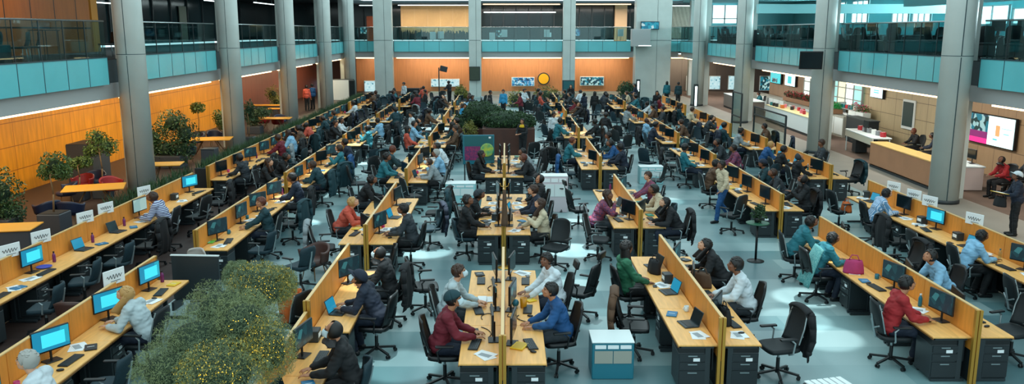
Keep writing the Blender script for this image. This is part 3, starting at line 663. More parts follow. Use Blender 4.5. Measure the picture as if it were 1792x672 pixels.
def coat(m):
    """a jacket hung over the back of a chair: two drooping fronts, shoulders and sleeves"""
    t = thing('jacket', 'x', 'jacket')
    def f(u, v):
        a = (u - .5) * 2; x = a * (.25 + .03 * math.sin(v * 9 + a * 2)); 
        y = -.37 - .035 * math.sin(v * math.pi) - .02 * math.cos(a * 8) * v + .09 * a * a * (1 - .4 * v)
        z = 1.06 - .72 * v - .05 * a * a; return (x, y, z + .02 * math.sin(a * 6) * v)
    MB().sheet(f, 18, 14, .022, m).obj('body', t, True)
    def g(u, v):
        a = (u - .5) * 2; b = v; return (a * .24, -.385 + .13 * b + .0 , 1.06 + .035 * math.sin(b * math.pi) - .05 * a * a)
    MB().sheet(g, 10, 4, .022, m).obj('collar', t, True)
    for s in (-1, 1):
        mb = MB(); pts = [(s * .25, -.34, 1.0), (s * .29, -.35, .82), (s * .28, -.37, .62), (s * .26, -.33, .44)]
        for i, (a, b) in enumerate(zip(pts[:-1], pts[1:])): mb.tube(a, b, .055 - .006 * i, m, .049 - .006 * i, n=10)
        for p in pts: mb.ball(p, .047, m, 8, 6)
        mb.obj('sleeve', t, True)
    return proto(t)
COAT = {c: coat(cloth(c)) for c in ('black', 'dark teal', 'navy', 'blue', 'grey', 'brown')}
def sign_m():
    t = thing('paper_sign', 'x', 'sign'); MB().rbox((0, 0, .0), (.02, .44, .26), M_paper, .004, 1).obj('board', t)
    s = MB(); pts = [(.014, -.16 + i * .02, .01 + .05 * math.sin(i * 2.1) * math.exp(-abs(i - 8) * .08)) for i in range(17)]
    for a, b in zip(pts[:-1], pts[1:]): s.tube(a, b, .004, M_black, n=5)
    s.box((.012, .02, -.07), (.004, .2, .008), M_black); s.box((.012, -.01, -.095), (.004, .12, .006), M_black)
    s.obj('handwriting', t); MB().box((-.02, 0, -.08), (.02, .05, .16), M_dark2).obj('clip', t); return proto(t)
SIGN = sign_m()

# ------------------------------------------------------------------ people
def union(shapes, voxel, name, m, smooth_n=4, wrinkle=0):
    """one continuous skin over a set of overlapping closed shapes"""
    me = shapes.mesh(name, True); o = bpy.data.objects.new(name + '_tmp', me); COL.objects.link(o)
    r = o.modifiers.new('r', 'REMESH'); r.mode = 'VOXEL'; r.voxel_size = voxel; r.use_smooth_shade = True
    s = o.modifiers.new('s', 'SMOOTH'); s.iterations = smooth_n; s.factor = .5
    dg = bpy.context.evaluated_depsgraph_get(); ev = o.evaluated_get(dg); nm = bpy.data.meshes.new_from_object(ev, depsgraph=dg)
    if wrinkle:
        NN = [v.normal.copy() for v in nm.vertices]
        for v, vn in zip(nm.vertices, NN):
            c = v.co.copy(); d = noise.noise(c * 8.0) * .016 + noise.noise(Vector((c.x * 14, c.y * 14, c.z * 28))) * .011
            v.co = c + vn * d * wrinkle
    nm.name = name; nm.materials.clear(); nm.materials.append(m); bpy.data.objects.remove(o)
    for p in nm.polygons: p.use_smooth = True; p.material_index = 0
    return nm
def cap(mb, p0, r0, p1, r1):
    mb.tube(p0, p1, r0, M_black, r1, n=12); mb.ball(p0, r0, M_black, 12, 8); mb.ball(p1, r1, M_black, 12, 8)
def ik(a, c, l1, l2, pole):
    a = Vector(a); c = Vector(c); d = c - a; L = min(d.length, (l1 + l2) * .995); u = d.normalized()
    c = a + u * L; x = (l1 * l1 - l2 * l2 + L * L) / (2 * L); h = math.sqrt(max(0, l1 * l1 - x * x))
    p = Vector(pole); p = (p - u * p.dot(u)).normalized(); return a + u * x + p * h, c
def hand(mb, wrist, elbow, s, curl=.4):
    d = (Vector(wrist) - Vector(elbow)).normalized(); d = Vector((d.x, d.y, d.z * .35)).normalized()
    side = d.cross(Vector((0, 0, 1))).normalized(); up = side.cross(d)
    w = Vector(wrist); q = Matrix((side, d, up)).transposed()
    mb.ball(w + d * .055, (.042, .055, .016), M_black, 12, 8, q)
    for i, (off, ln) in enumerate(((-.032, .062), (-.011, .074), (.011, .070), (.032, .055))):
        off *= -s; b0 = w + d * .095 + side * off * .9; b1 = b0 + d * ln * .5 + side * off * .35 - up * curl * .012; b2 = b1 + d * ln * .42 - up * curl * .045
        cap(mb, b0 - d * .02, .0095, b1, .0088); cap(mb, b1, .0088, b2, .0075)
    th0 = w + d * .035 - side * s * -.036 * -1; th0 = w + d * .035 + side * (-s) * -1 * .034 if False else w + d * .03 - side * s * .03
    th1 = th0 + d * .035 - side * s * .032 - up * .006; th2 = th1 + d * .032 - side * s * .008 - up * .012
    cap(mb, th0, .013, th1, .0105); cap(mb, th1, .0105, th2, .0085)
HEADS = {}
def head_shapes(mb, P, Q):
    def B(c, r): mb.ball(P + Q @ Vector(c), r, M_black, 18, 12, Q)
    B((0, -.012, .035), (.076, .094, .086)); B((0, .018, -.01), (.063, .074, .088)); B((0, .036, -.065), (.042, .046, .036)); B((0, .022, -.052), (.058, .05, .04))
    B((0, .082, .030), (.050, .014, .012))
    for s in (-1, 1): B((s * .077, -.008, -.004), (.010, .022, .032)); B((s * .040, .062, -.022), (.020, .02, .018))
    mb.tube(P + Q @ Vector((0, .086, .022)), P + Q @ Vector((0, .108, -.022)), .008, M_black, .015, n=8); B((0, .103, -.024), (.016, .012, .010))
    B((0, .084, -.047), (.024, .012, .008)); B((0, .082, -.056), (.020, .010, .007))
def hair_short():
    b = MB(); r_ = random.Random(4)
    def f(u, v):
        a = u * 2 * math.pi; fr_ = max(0, math.sin(a)); low = -.070 + (.125 * fr_ ** .55 + .008 * math.sin(a * 13)) if math.sin(a) > 0 else -.080 + .006 * math.sin(a * 11)
        e0 = math.asin(max(-1, min(1, (low - .035) / .100))); e = e0 + (math.pi / 2 - e0) * v; k = math.cos(e)
        w_ = .010 * noise.noise(Vector((math.cos(a) * 4, math.sin(a) * 4, v * 4))) + .004 * math.sin(a * 17 + v * 5) * (1 - v)
        return ((.092 + w_) * k * math.cos(a), -.016 + (.108 + w_) * k * math.sin(a), .035 + (.106 + w_) * math.sin(e))
    b.sheet(f, 34, 11, .014, HAIR['black'])
    for i in range(26):
        a = r_.uniform(0, 6.28); e = r_.uniform(.5, 1.4); p = Vector((.090 * math.cos(e) * math.cos(a), -.016 + .106 * math.cos(e) * math.sin(a), .035 + .106 * math.sin(e)))
        b.ball(p, (.020, .026, .012), HAIR['black'], 8, 5, (r_.uniform(-.5, .5), r_.uniform(-.5, .5), a))
    return b
def hair_long():
    b = hair_short()
    def g(u, v):
        a = math.pi + (u) * math.pi; a += 0; r = .085 + .012 * v; zz = .03 - .30 * v
        return (r * math.cos(a) * (1 + .15 * v) * 1.02, -.012 + r * math.sin(a) * (1.12 + .1 * v) + .02 * v, zz + .01 * math.sin(a * 7))
    b.sheet(g, 18, 8, .02, HAIR['black']); return b
def hood():
    b = MB()
    def f(u, v):
        a = R(-118 + 0) + u * R(236); a = a - math.pi / 2; t = v; ang = -R(62) + t * R(150)
        k = math.cos(ang); return (.104 * k * math.cos(a), -.006 + .115 * k * math.sin(a), .028 + .108 * math.sin(ang))
    b.sheet(f, 26, 12, .012, HAIR['black'])
    def g(u, v):
        a = u * 2 * math.pi; r = .070 + .055 * v ** 1.3; return (r * 1.25 * math.cos(a), -.005 + r * .95 * math.sin(a) - .03 * v, -.07 - .08 * v ** .9 + .01 * math.sin(6 * a) * v)
    b.sheet(g, 28, 6, .012, HAIR['black']); return b
def cap_hat(brim=True):
    b = MB()
    def f(u, v):
        a = u * 2 * math.pi; t = v * math.pi / 2; k = math.cos(t); return (.108 * k * math.cos(a), -.016 + .125 * k * math.sin(a), .045 + .112 * math.sin(t))
    b.sheet(f, 28, 8, .008, HAIR['black'])
    if brim:
        def g(u, v):
            a = R(25) + u * R(130); r = 1 + .75 * v * math.sin((a - R(25)) / R(130) * math.pi) ** .5; return (.104 * math.cos(a) * (1 + .05 * v), -.016 + .121 * math.sin(a) * r, .050 - .02 * v)
        b.sheet(g, 14, 4, .006, HAIR['black'])
    b.ball((0, -.016, .158), .008, HAIR['black'], 8, 5); return b
def headset():
    b = MB(); pts = [(.110 * math.cos(a), -.012, .02 + .136 * math.sin(a)) for a in [math.pi * i / 12 for i in range(13)]]; b.path(pts, .009, M_black, 6)
    for s in (-1, 1): b.tube((s * .085, -.012, .0), (s * .125, -.012, .0), .040, M_black, n=16)
    return b
def mask_m():
    def f(u, v):
        a = R(20) + u * R(140); return (.068 * math.cos(a), .016 + (.088 + .018 * math.sin(math.pi * v)) * math.sin(a), -.075 + .082 * v)
    return MB().sheet(f, 14, 7, .006, M_mask)
HM = {'short': hair_short().mesh('hair', True), 'long': hair_long().mesh('hair', True), 'hood': hood().mesh('headscarf', True), 'cap': cap_hat().mesh('cap', True), 'beanie': cap_hat(False).mesh('beanie', True), 'headset': headset().mesh('headset', True), 'mask': mask_m().mesh('face_mask', True)}
EYE = MB().ball((0, 0, 0), (.013, .006, .007), M_eye, 10, 6).mesh('eye', True)
BROW = MB().ball((0, 0, 0), (.018, .005, .004), HAIR['black'], 8, 5).mesh('eyebrow', True)
LIP = MB().ball((0, 0, 0), (.022, .006, .006), M_lips, 10, 6).mesh('lips', True)

POSES = {}
def build_pose(name, hip, chest, neck, head, hyaw, hpitch, hands, legs, twist=0.0, poles=None, seated=True, hroll=0.0, curl=.5):
    """positions in the figure's own frame: x right, y ahead, z up"""
    hip = Vector(hip); chest = Vector(chest); neck = Vector(neck); head = Vector(head)
    Q = Euler((-hpitch, hroll, hyaw), 'YXZ').to_matrix() if False else (Matrix.Rotation(hyaw, 3, 'Z') @ Matrix.Rotation(hroll, 3, 'Y') @ Matrix.Rotation(-hpitch, 3, 'X'))
    T = Matrix.Rotation(twist, 3, 'Z'); up = (neck - hip).normalized(); right = T @ Vector((1, 0, 0)); fwd = up.cross(right).normalized() * 1; right = fwd.cross(up).normalized()
    tq = Matrix((right, fwd, up)).transposed()
    body, shirt, trou = MB(), MB(), MB(); shoes = []
    sh = [neck - up * .085 + right * s * .165 for s in (-1, 1)]
    def torso(mb, g):
        mb.ball(hip + Vector((0, -.01, .03)), (.165 + g, .125 + g, .13 + g), M_black, 18, 12); mb.ball(hip.lerp(chest, .5), (.140 + g, .105 + g, .16), M_black, 18, 12, tq)
        mb.ball(chest, (.158 + g, .112 + g, .17), M_black, 18, 12, tq); mb.ball(chest + up * .10, (.150 + g, .095 + g, .10), M_black, 18, 12, tq)
        for p in sh: cap(mb, neck - up * .06, .055 + g, p, .055 + g)
    torso(body, 0); torso(shirt, .030); shirt.ball(hip + Vector((0, -.01, .06)), (.195, .16, .12), M_black, 18, 12)
    cap(body, neck - up * .06, .058, head + Q @ Vector((0, -.015, -.04)), .050); head_shapes(body, head, Q)
    cap(shirt, neck - up * .07, .075, neck - up * .02, .066)
    for i, s in enumerate((-1, 1)):
        pole = (poles[i] if poles else (s * .8, -.5, -1)); el, wr = ik(sh[i], hands[i], .285, .255, pole)
        cap(body, sh[i], .050, el, .040); cap(body, el, .040, wr, .026); hand(body, wr, el, s, curl)
        cap(shirt, sh[i], .073, el, .062); cap(shirt, el, .062, el.lerp(wr, .92), .047)
        hp = hip + Vector((s * .09, 0, 0)); kn, an = legs[i]; kn = Vector(kn); an = Vector(an)
        cap(body, hp, .085, kn, .058); cap(body, kn, .058, an, .040); fw = (Vector((kn.x - hp.x, kn.y - hp.y, 0)).normalized() if seated else Vector((0, 1, 0)))
        if (not seated) or fw.y < .3: fw = Vector((0, 1, 0))
        toe = an + fw * .16 - Vector((0, 0, .045)); heel = an - fw * .04 - Vector((0, 0, .04)); cap(body, heel, .034, toe, .028); cap(body, an, .04, heel, .034)
        cap(trou, hp, .103, kn, .078); cap(trou, kn, .078, an + Vector((0, 0, .02)), .060)
        shoe = MB(); shoes.append(shoe); cap(shoe, heel + Vector((0, 0, .002)), .045, toe, .038); cap(shoe, an - Vector((0, 0, .01)), .050, heel, .044)
    trou.ball(hip + Vector((0, -.01, .01)), (.178, .140, .115), M_black, 18, 12)
    POSES[name] = dict(body=union(body, .0085, 'body', SKIN[0]), shirt=union(shirt, .013, 'shirt', M_black, 3, 1.0), trousers=union(trou, .013, 'trousers', M_black, 3, .8),
                       shoes=[union(q, .012, 'shoe', M_black, 2) for q in shoes], head=Matrix.Translation(head) @ Q.to_4x4())
SL = lambda kx=.11, ky=.42, ax=.12, ay=.38: [((-kx, ky, .53), (-ax, ay, .085)), ((kx, ky, .53), (ax, ay, .085))]
HIP = (0, -.06, .58)
build_pose('typing', HIP, (0, .0, .86), (0, .07, 1.12), (0, .15, 1.245), 0, R(-18), [(-.12, .42, .745), (.12, .42, .745)], SL())
build_pose('leaning', HIP, (0, .06, .84), (0, .17, 1.08), (0, .27, 1.18), R(8), R(-38), [(-.16, .47, .745), (.10, .50, .745)], SL(.13, .42, .14, .30))
build_pose('turned_left', HIP, (.0, .0, .86), (.02, .05, 1.12), (.03, .12, 1.25), R(42), R(-14), [(-.22, .42, .745), (.02, .46, .75)], SL(), twist=R(18))
build_pose('turned_right', HIP, (.0, .0, .86), (-.02, .05, 1.12), (-.03, .12, 1.25), R(-42), R(-14), [(-.02, .46, .75), (.22, .42, .745)], SL(), twist=R(-18))
build_pose('phone', HIP, (0, -.02, .86), (0, .0, 1.14), (0, .05, 1.27), R(-15), R(-30), [(-.06, .32, .98), (.16, .40, .745)], SL(.12, .40, .16, .44))
build_pose('resting', HIP, (0, -.10, .85), (0, -.12, 1.12), (0, -.07, 1.26), R(20), R(-5), [(-.16, .24, .70), (.14, .26, .70)], SL(.13, .40, .18, .50))
build_pose('chin', HIP, (0, .04, .85), (0, .14, 1.09), (.02, .22, 1.22), R(-22), R(-22), [(-.20, .44, .745), (.07, .36, 1.03)], SL(), poles=[(-.8, -.4, -1), (.5, .6, -1)])
ST = [((-.09, .02, .49), (-.10, 0, .085)), ((.09, .02, .49), (.10, 0, .085))]
build_pose('standing', (0, 0, .95), (0, -.01, 1.24), (0, 0, 1.49), (0, .04, 1.62), R(10), R(-10), [(-.24, .06, .86), (.24, .08, .86)], ST, seated=False)
build_pose('walking', (0, 0, .94), (0, .02, 1.23), (0, .05, 1.48), (0, .10, 1.61), R(-8), R(-20), [(-.22, .22, .92), (.20, -.10, .90)], [((-.09, .18, .50), (-.10, -.12 + .36, .085)), ((.09, -.02, .50), (.10, -.30, .16))], seated=False)
build_pose('holding', (0, 0, .95), (0, 0, 1.24), (0, .02, 1.49), (0, .07, 1.61), 0, R(-28), [(-.10, .33, 1.12), (.12, .34, 1.10)], ST, seated=False)
build_pose('gesturing', (0, 0, .95), (0, .01, 1.24), (0, .04, 1.49), (0, .09, 1.61), R(25), R(-12), [(-.28, .30, 1.15), (.20, .34, 1.02)], ST, seated=False)
LOOK = {'short': 'short-haired', 'long': 'long-haired', 'hood': 'headscarfed', 'cap': 'capped', 'beanie': 'beanie-wearing', 'headset': 'headphone-wearing'}
ACT = {'typing': 'typing', 'leaning': 'leaning over papers', 'turned_left': 'turning aside', 'turned_right': 'turning aside', 'phone': 'raising one hand', 'resting': 'sitting back', 'chin': 'resting chin', 'standing': 'standing', 'walking': 'walking', 'holding': 'holding something up', 'gesturing': 'gesturing'}
def person(pose, loc, rz, top, hair='short', hcol='black', skin=0, legs='black', mask=False, label='', group=None, far=False, scale=1.0):
    P = POSES[pose]; t = thing('person', label, 'person', loc, rz, group); t.scale = (scale,) * 3
    def ch(nm, me, m=None, M=None, par=t):
        o = bpy.data.objects.new(nm, me); COL.objects.link(o); o.parent = par
        if m is not None:
            for sl in o.material_slots: sl.link = 'OBJECT'; sl.material = m
        if M is not None: o.matrix_local = M
        return o
    b = ch('body', P['body'], SKIN[skin]); ch('shirt', P['shirt'], cloth(top)); ch('trousers', P['trousers'], cloth(legs)); [ch('shoe', q, M_black) for q in P['shoes']]
    H = P['head']; hm = HAIR[hcol] if hcol in HAIR else cloth(hcol)
    if hair in ('short', 'long'): ch('hair', HM[hair], hm, H)
    elif hair == 'hood': ch('headscarf', HM['hood'], hm, H)
    elif hair == 'cap': ch('hair', HM['short'], HAIR['black'], H); ch('cap', HM['cap'], hm, H)
    elif hair == 'beanie': ch('hair', HM['short'], HAIR['black'], H); ch('beanie', HM['beanie'], hm, H)
    elif hair == 'headset': ch('hair', HM['short'], HAIR['black'], H); ch('headset', HM['headset'], hm, H)
    if mask: ch('face_mask', HM['mask'], None, H)
    if not far:
        for s in (-1, 1): ch('eye', EYE, None, H @ Matrix.Translation((s * .031, .0875, .012))); ch('eyebrow', BROW, None, H @ Matrix.Translation((s * .031, .093, .034)))
        if not mask: ch('lips', LIP, None, H @ Matrix.Translation((0, .093, -.051)))
    return t


# ------------------------------------------------------------------ desk islands
ROWS = {'L3': (-9.43, 'far-left row'), 'L2': (-6.66, 'outer-left row'), 'L1': (-3.1, 'inner-left row'), 'C': (-.05, 'centre row'),
        'R1': (3.23, 'inner-right row'), 'R2': (7.24, 'outer-right row'), 'R3': (10.4, 'far-right row')}
ISLN = ['front', 'second', 'third', 'fourth', 'fifth', 'sixth', 'seventh']
ISL = [  # row, index, near end, far end, stations, sides
    ('L1', 0, 7.7, 12.2, 3, 'R'), ('L1', 1, 12.4, 15.8, 2, 'R'), ('L1', 2, 17.9, 23.0, 3, 'LR'), ('L1', 3, 25.5, 30.8, 3, 'LR'), ('L1', 4, 33.5, 38.4, 3, 'LR'), ('L1', 5, 41.5, 47.0, 3, 'LR'), ('L1', 6, 50.0, 55.5, 3, 'LR'),
    ('L2', 0, 8.9, 15.2, 4, 'R'), ('L2', 1, 17.4, 23.7, 4, 'R'), ('L2', 2, 24.8, 31.2, 4, 'LR'), ('L2', 3, 34.0, 40.2, 4, 'LR'), ('L2', 4, 43.0, 49.0, 4, 'LR'), ('L2', 5, 52.0, 58.0, 4, 'LR'),
    ('L3', 0, 13.4, 24.6, 7, 'R'), ('L3', 1, 26.0, 37.0, 7, 'R'), ('L3', 2, 39.0, 48.0, 6, 'R'), ('L3', 3, 50.0, 58.0, 5, 'R'),
    ('C', 0, 11.1, 15.8, 3, 'LR'), ('C', 1, 18.75, 23.6, 3, 'LR'), ('C', 2, 26.5, 31.2, 3, 'LR'),
    ('R1', 0, 11.8, 16.8, 3, 'LR'), ('R1', 1, 19.4, 24.3, 3, 'LR'), ('R1', 2, 28.0, 33.0, 3, 'LR'), ('R1', 3, 36.5, 41.5, 3, 'LR'), ('R1', 4, 44.5, 49.5, 3, 'LR'), ('R1', 5, 52.5, 57.5, 3, 'LR'),
    ('R2', 0, 12.1, 18.5, 4, 'LR'), ('R2', 1, 21.3, 26.4, 3, 'LR'), ('R2', 2, 28.4, 33.2, 3, 'LR'), ('R2', 3, 34.6, 40.0, 3, 'LR'), ('R2', 4, 42.5, 48.0, 3, 'LR'), ('R2', 5, 50.5, 56.0, 3, 'LR'),
    ('R3', 0, 13.4, 23.2, 6, 'L'), ('R3', 1, 26.1, 31.4, 3, 'LR'), ('R3', 2, 32.8, 36.6, 2, 'LR'), ('R3', 3, 38.2, 45.6, 4, 'L'), ('R3', 4, 48.0, 55.0, 4, 'L')]
# seat overrides: (row, island) -> side -> [(y, person or None, chair, jacket)]; person = (pose, top, hair, hair colour, skin, mask, words)
P_ = lambda pose, top, hair='short', hc='black', skin=1, mask=False, words=None: (pose, top, hair, hc, skin, mask, words)
SEATS = {
 ('C', 0): {'L': [(12.1, P_('typing', 'maroon', 'beanie', 'dark teal', 0, True, 'person in maroon sweater, blue cap and mask'), 'black', None), (13.65, P_('typing', 'pale grey', 'short', 'brown', 2, True, 'person in pale grey shirt and mask, brown hair'), 'mesh', None)],
            'R': [(12.65, P_('typing', 'blue', 'short', 'black', 0, False, 'person in blue sweater typing'), 'black', None), (14.3, P_('turned_left', 'white', 'short', 'black', 1, False, 'person in white shirt reaching across the desk'), 'head', None)]},
 ('C', 1): {'L': [(19.45, P_('phone', 'black', 'headset', 'black', 1, False, 'person in black with red headphones raising one hand'), 'shell', None), (20.7, P_('leaning', 'black', 'cap', 'charcoal', 1, False), 'mesh', None), (22.6, None, 'black', 'black')],
            'R': [(19.2, P_('phone', 'cream', 'long', 'brown', 2, False, 'long-haired person in cream sweater'), 'black', None), (20.8, P_('typing', 'navy', 'short', 'brown', 2), 'mesh', None), (22.4, P_('resting', 'black', 'hood', 'black', 0, False, 'person in black hooded coat sitting back'), 'mesh', None)]},
 ('C', 2): {'L': [(27.3, P_('typing', 'black', 'long', 'black', 1, False, 'broad person all in black at keyboard'), 'black', None), (29.6, P_('leaning', 'teal'), 'mesh', None)],
            'R': [(26.9, P_('leaning', 'black', 'short', 'auburn', 1), 'mesh', None), (28.3, P_('leaning', 'grey', 'short', 'black', 1, False, 'person in grey t-shirt bent over the desk'), 'mesh', None), (30.2, None, 'black', 'black')]},
 ('R1', 0): {'L': [(13.3, None, 'black', 'brown'), (14.95, P_('resting', 'green', 'long', 'black', 1, False, 'long-haired person in dark green jumper sitting back'), 'black', None)],
             'R': [(12.35, None, 'mesh', 'black'), (13.8, P_('typing', 'white', 'short', 'black', 1, False, 'person in white shirt facing a dark monitor'), 'black', None), (15.45, P_('leaning', 'black', 'long', 'black', 2, False, 'long-haired person in black writing on papers'), 'mesh', None)]},
 ('R1', 1): {'L': [(19.2, None, 'mesh', None), (20.4, P_('chin', 'patterned', 'long', 'brown', 1, False, 'long-haired person in patterned brown top'), 'mesh', None), (22.6, None, 'head', None)],
             'R': [(19.6, P_('leaning', 'black', 'long', 'black', 2, False, 'long-haired person in black reaching left'), 'mesh', 'black'), (21.2, P_('leaning', 'cream', 'beanie', 'black', 1, False, 'person in cream sweater and black beanie'), 'shell', None), (23.0, P_('turned_left', 'patterned', 'short', 'brown', 2, False, 'person in flowered red and blue shirt'), 'mesh', None)]},
 ('R1', 2): {'L': [(28.6, None, 'shell', 'blue'), (30.6, P_('typing', 'teal', 'short', 'auburn', 0), 'mesh', None), (32.2, None, 'mesh', None)], 'R': [(28.9, P_('turned_right', 'navy'), 'mesh', None), (30.3, P_('leaning', 'blue'), 'mesh', None), (32.0, P_('typing', 'dark teal'), 'mesh', 'navy')]},
 ('R2', 0): {'L': [(12.85, P_('typing', 'red', 'short', 'black', 0, False, 'person in red jumper typing'), 'mesh', None), (16.2, P_('leaning', 'teal', 'short', 'black', 1, False, 'person in teal shawl reaching over the desk'), 'black', None), (17.5, P_('leaning', 'teal', 'short', 'black', 1, False, 'person in dark teal top leaning forward'), 'mesh', None)],
             'R': [(13.0, None, 'mesh', None), (14.8, P_('leaning', 'pale blue', 'short', 'black', 0, False, 'person in pale blue shirt bending low behind the screen'), 'black', None), (16.6, None, 'black', 'black')]},
 ('R2', 1): {'L': [(25.2, P_('typing', 'brown', 'short'), 'mesh', None)], 'R': [(22.2, P_('phone', 'black', 'hood', 'black', 1, False, 'headscarfed person in black at laptop'), 'black', 'black'), (24.0, P_('leaning', 'charcoal', 'short', 'brown'), 'mesh', None), (25.4, P_('typing', 'dark teal', 'cap', 'navy'), 'mesh', None)]},
 ('R2', 2): {'L': [(28.6, P_('resting', 'teal', 'cap', 'black'), 'mesh', None), (30.2, None, 'mesh', 'black'), (31.9, None, 'mesh', None)], 'R': [(28.8, P_('typing', 'patterned', 'short'), 'mesh', None), (30.6, P_('leaning', 'charcoal'), 'mesh', None), (32.4, None, 'mesh', None)]},
 ('R3', 0): {'L': [(14.2, None, 'mesh', None), (16.45, P_('leaning', 'pale blue', 'short', 'black', 1, False, 'person in pale blue shirt using a laptop'), 'mesh', None), (17.7, None, 'mesh', None), (19.0, None, 'black', 'black'), (20.8, P_('leaning', 'striped blue', 'short', 'black', 2, False, 'person in blue striped shirt slumped over the desk'), 'black', None), (22.4, None, 'mesh', None)]},
 ('R3', 1): {'L': [(26.6, P_('phone', 'black', 'hood', 'charcoal', 0), 'mesh', None), (28.4, P_('typing', 'black'), 'mesh', None), (30.2, P_('leaning', 'blue', 'short', 'blonde', 2), 'mesh', None)], 'R': [(27.3, None, 'black', 'dark teal'), (29.6, P_('resting', 'charcoal', 'short', 'brown'), 'mesh', None)]},
 ('L1', 0): {'R': [(8.9, None, 'shell', None), (10.75, P_('typing', 'black', 'hood', 'black', 0, True, 'person in black headscarf and mask at dark monitor'), 'shell', None)]},
 ('L1', 1): {'R': [(13.35, P_('leaning', 'navy', 'cap', 'navy', 0, True, 'person in navy jacket, cap and mask'), 'black', None), (14.85, P_('typing', 'black', 'hood', 'black', 0, True, 'person in black headscarf and white mask'), 'black', 'black')]},
 ('L1', 2): {'R': [(18.55, P_('typing', 'charcoal', 'short', 'black', 1, False, 'person in open dark shirt working at papers'), 'black', None), (20.4, None, 'shell', 'navy'), (22.2, None, 'mesh', 'dark teal')], 'L': [(18.5, None, 'mesh', 'grey'), (19.8, P_('leaning', 'coral', 'short', 'blonde', 2, False, 'person in coral red top with fair hair'), 'mesh', None), (22.7, P_('leaning', 'black', 'short', 'black', 1, False, 'person in black reaching over the desk'), 'mesh', None)]},
 ('L1', 3): {'R': [(26.2, P_('leaning', 'grey', 'short', 'brown', 2, True, 'person in grey top with white mask'), 'mesh', None), (27.6, P_('typing', 'pale blue', 'short', 'grey'), 'mesh', None), (29.6, P_('leaning', 'white'), 'mesh', None)], 'L': [(26.6, P_('typing', 'teal', 'short', 'black', 1), 'mesh', None), (28.2, P_('turned_left', 'dark teal', 'short', 'auburn', 0), 'mesh', None), (29.8, None, 'mesh', 'dark teal')]},
 ('L2', 0): {'R': [(9.7, P_('typing', 'white', 'short', 'grey', 2, False, 'grey-haired person cut off by the picture bottom'), 'shell', None), (10.95, None, 'shell', None), (12.6, P_('leaning', 'pale grey', 'long', 'blonde', 2, False, 'fair long-haired person in fluffy grey coat'), 'mesh', None), (14.3, None, 'shell', None)]},
 ('L2', 1): {'R': [(18.3, None, 'shell', None), (19.5, P_('turned_left', 'dark teal', 'short', 'auburn', 0, False, 'person in dark teal shirt turning left'), 'mesh', None), (20.9, None, 'mesh', 'dark teal'), (22.6, P_('typing', 'navy', 'short'), 'mesh', 'black')]},
 ('L2', 2): {'R': [(25.5, P_('leaning', 'dark teal', 'short', 'brown'), 'black', 'dark teal'), (27.2, None, 'mesh', 'dark teal'), (28.6, P_('phone', 'teal', 'short', 'brown', 2), 'mesh', 'blue'), (30.2, P_('typing', 'navy'), 'mesh', None)], 'L': [(25.7, P_('typing', 'black', 'long', 'brown', 2), 'mesh', None), (27.3, P_('leaning', 'black', 'short'), 'mesh', None), (29.0, None, 'mesh', 'black')]},
 ('L3', 0): {'R': [(14.3, None, 'shell', None), (15.9, None, 'shell', None), (17.3, None, 'shell', None), (18.7, None, 'black', 'black'), (20.3, P_('leaning', 'purple striped', 'short', 'brown', 1, False, 'person in purple striped top head on desk'), 'mesh', None), (21.8, None, 'mesh', None), (23.6, None, 'mesh', 'black')]},
}
CHN = {'mesh': 'black mesh chair with grey frame', 'black': 'all-black swivel chair', 'shell': 'dark teal rounded chair', 'head': 'black chair with headrest'}
TOPS = ['black', 'black', 'navy', 'dark teal', 'charcoal', 'teal', 'grey', 'white', 'pale blue', 'black', 'maroon', 'brown', 'cream', 'dark teal', 'coral', 'navy']
PO = ['typing', 'leaning', 'turned_left', 'turned_right', 'phone', 'resting', 'chin']
USED = {}
def uniq(lb):
    USED[lb] = USED.get(lb, 0) + 1
    return lb
PART_CACHE = {}
def partition(row, cx, y0, y1, n, z1, sides, nm):
    t = thing('desk_screen', 'orange wooden desk screen with gold end posts, ' + nm, 'desk screen', (cx, y0 - .06, 0)); L = (y1 - y0 + .12)
    key = (round(L, 2), n, z1)
    if key not in PART_CACHE:
        W = L / n; PART_CACHE[key] = (MB().rbox((0, W / 2, (.52 + z1) / 2), (.036, W - .012, z1 - .52), M_part, .004, 1).mesh('panel'), MB().box((0, 0, z1 / 2), (.045, .06, z1 + .01), M_gold).mesh('post'),
              MB().box((0, L / 2, z1 + .006), (.05, L, .016), mat('pale_edge', (214, 178, 120), .4)).mesh('top_rail'), MB().box((0, L / 2, .26), (.02, L, .5), M_dark).mesh('kick_panel'), W)
    pm, po, tr, kp, W = PART_CACHE[key]
    def ch(nm_, me, loc): o = bpy.data.objects.new(nm_, me); COL.objects.link(o); o.parent = t; o.location = loc
    for i in range(n): ch('panel', pm, (0, i * W, 0))
    ch('post', po, (-.03, 0, 0)); ch('post', po, (.03, 0, 0)); ch('post', po, (0, L, 0)); ch('top_rail', tr, (0, 0, 0)); ch('kick_panel', kp, (0, 0, 0))
DESKP = {}
rnd = random.Random(11)
CPOS = []
def busy(x, y, r=.62): return any((x - a) ** 2 + (y - b) ** 2 < r * r for a, b in CPOS)
def put(pr, x, y, z, rz, label, group=None, mats=None):
    if pr.name.startswith('office_chair') and z < 1: CPOS.append((x, y))
    o = dup(pr, (x, y, z), rz, uniq(label), group, mats)
    if o.name.startswith(('office_chair', 'jacket')): o.scale = (1.08,) * 3
    return o
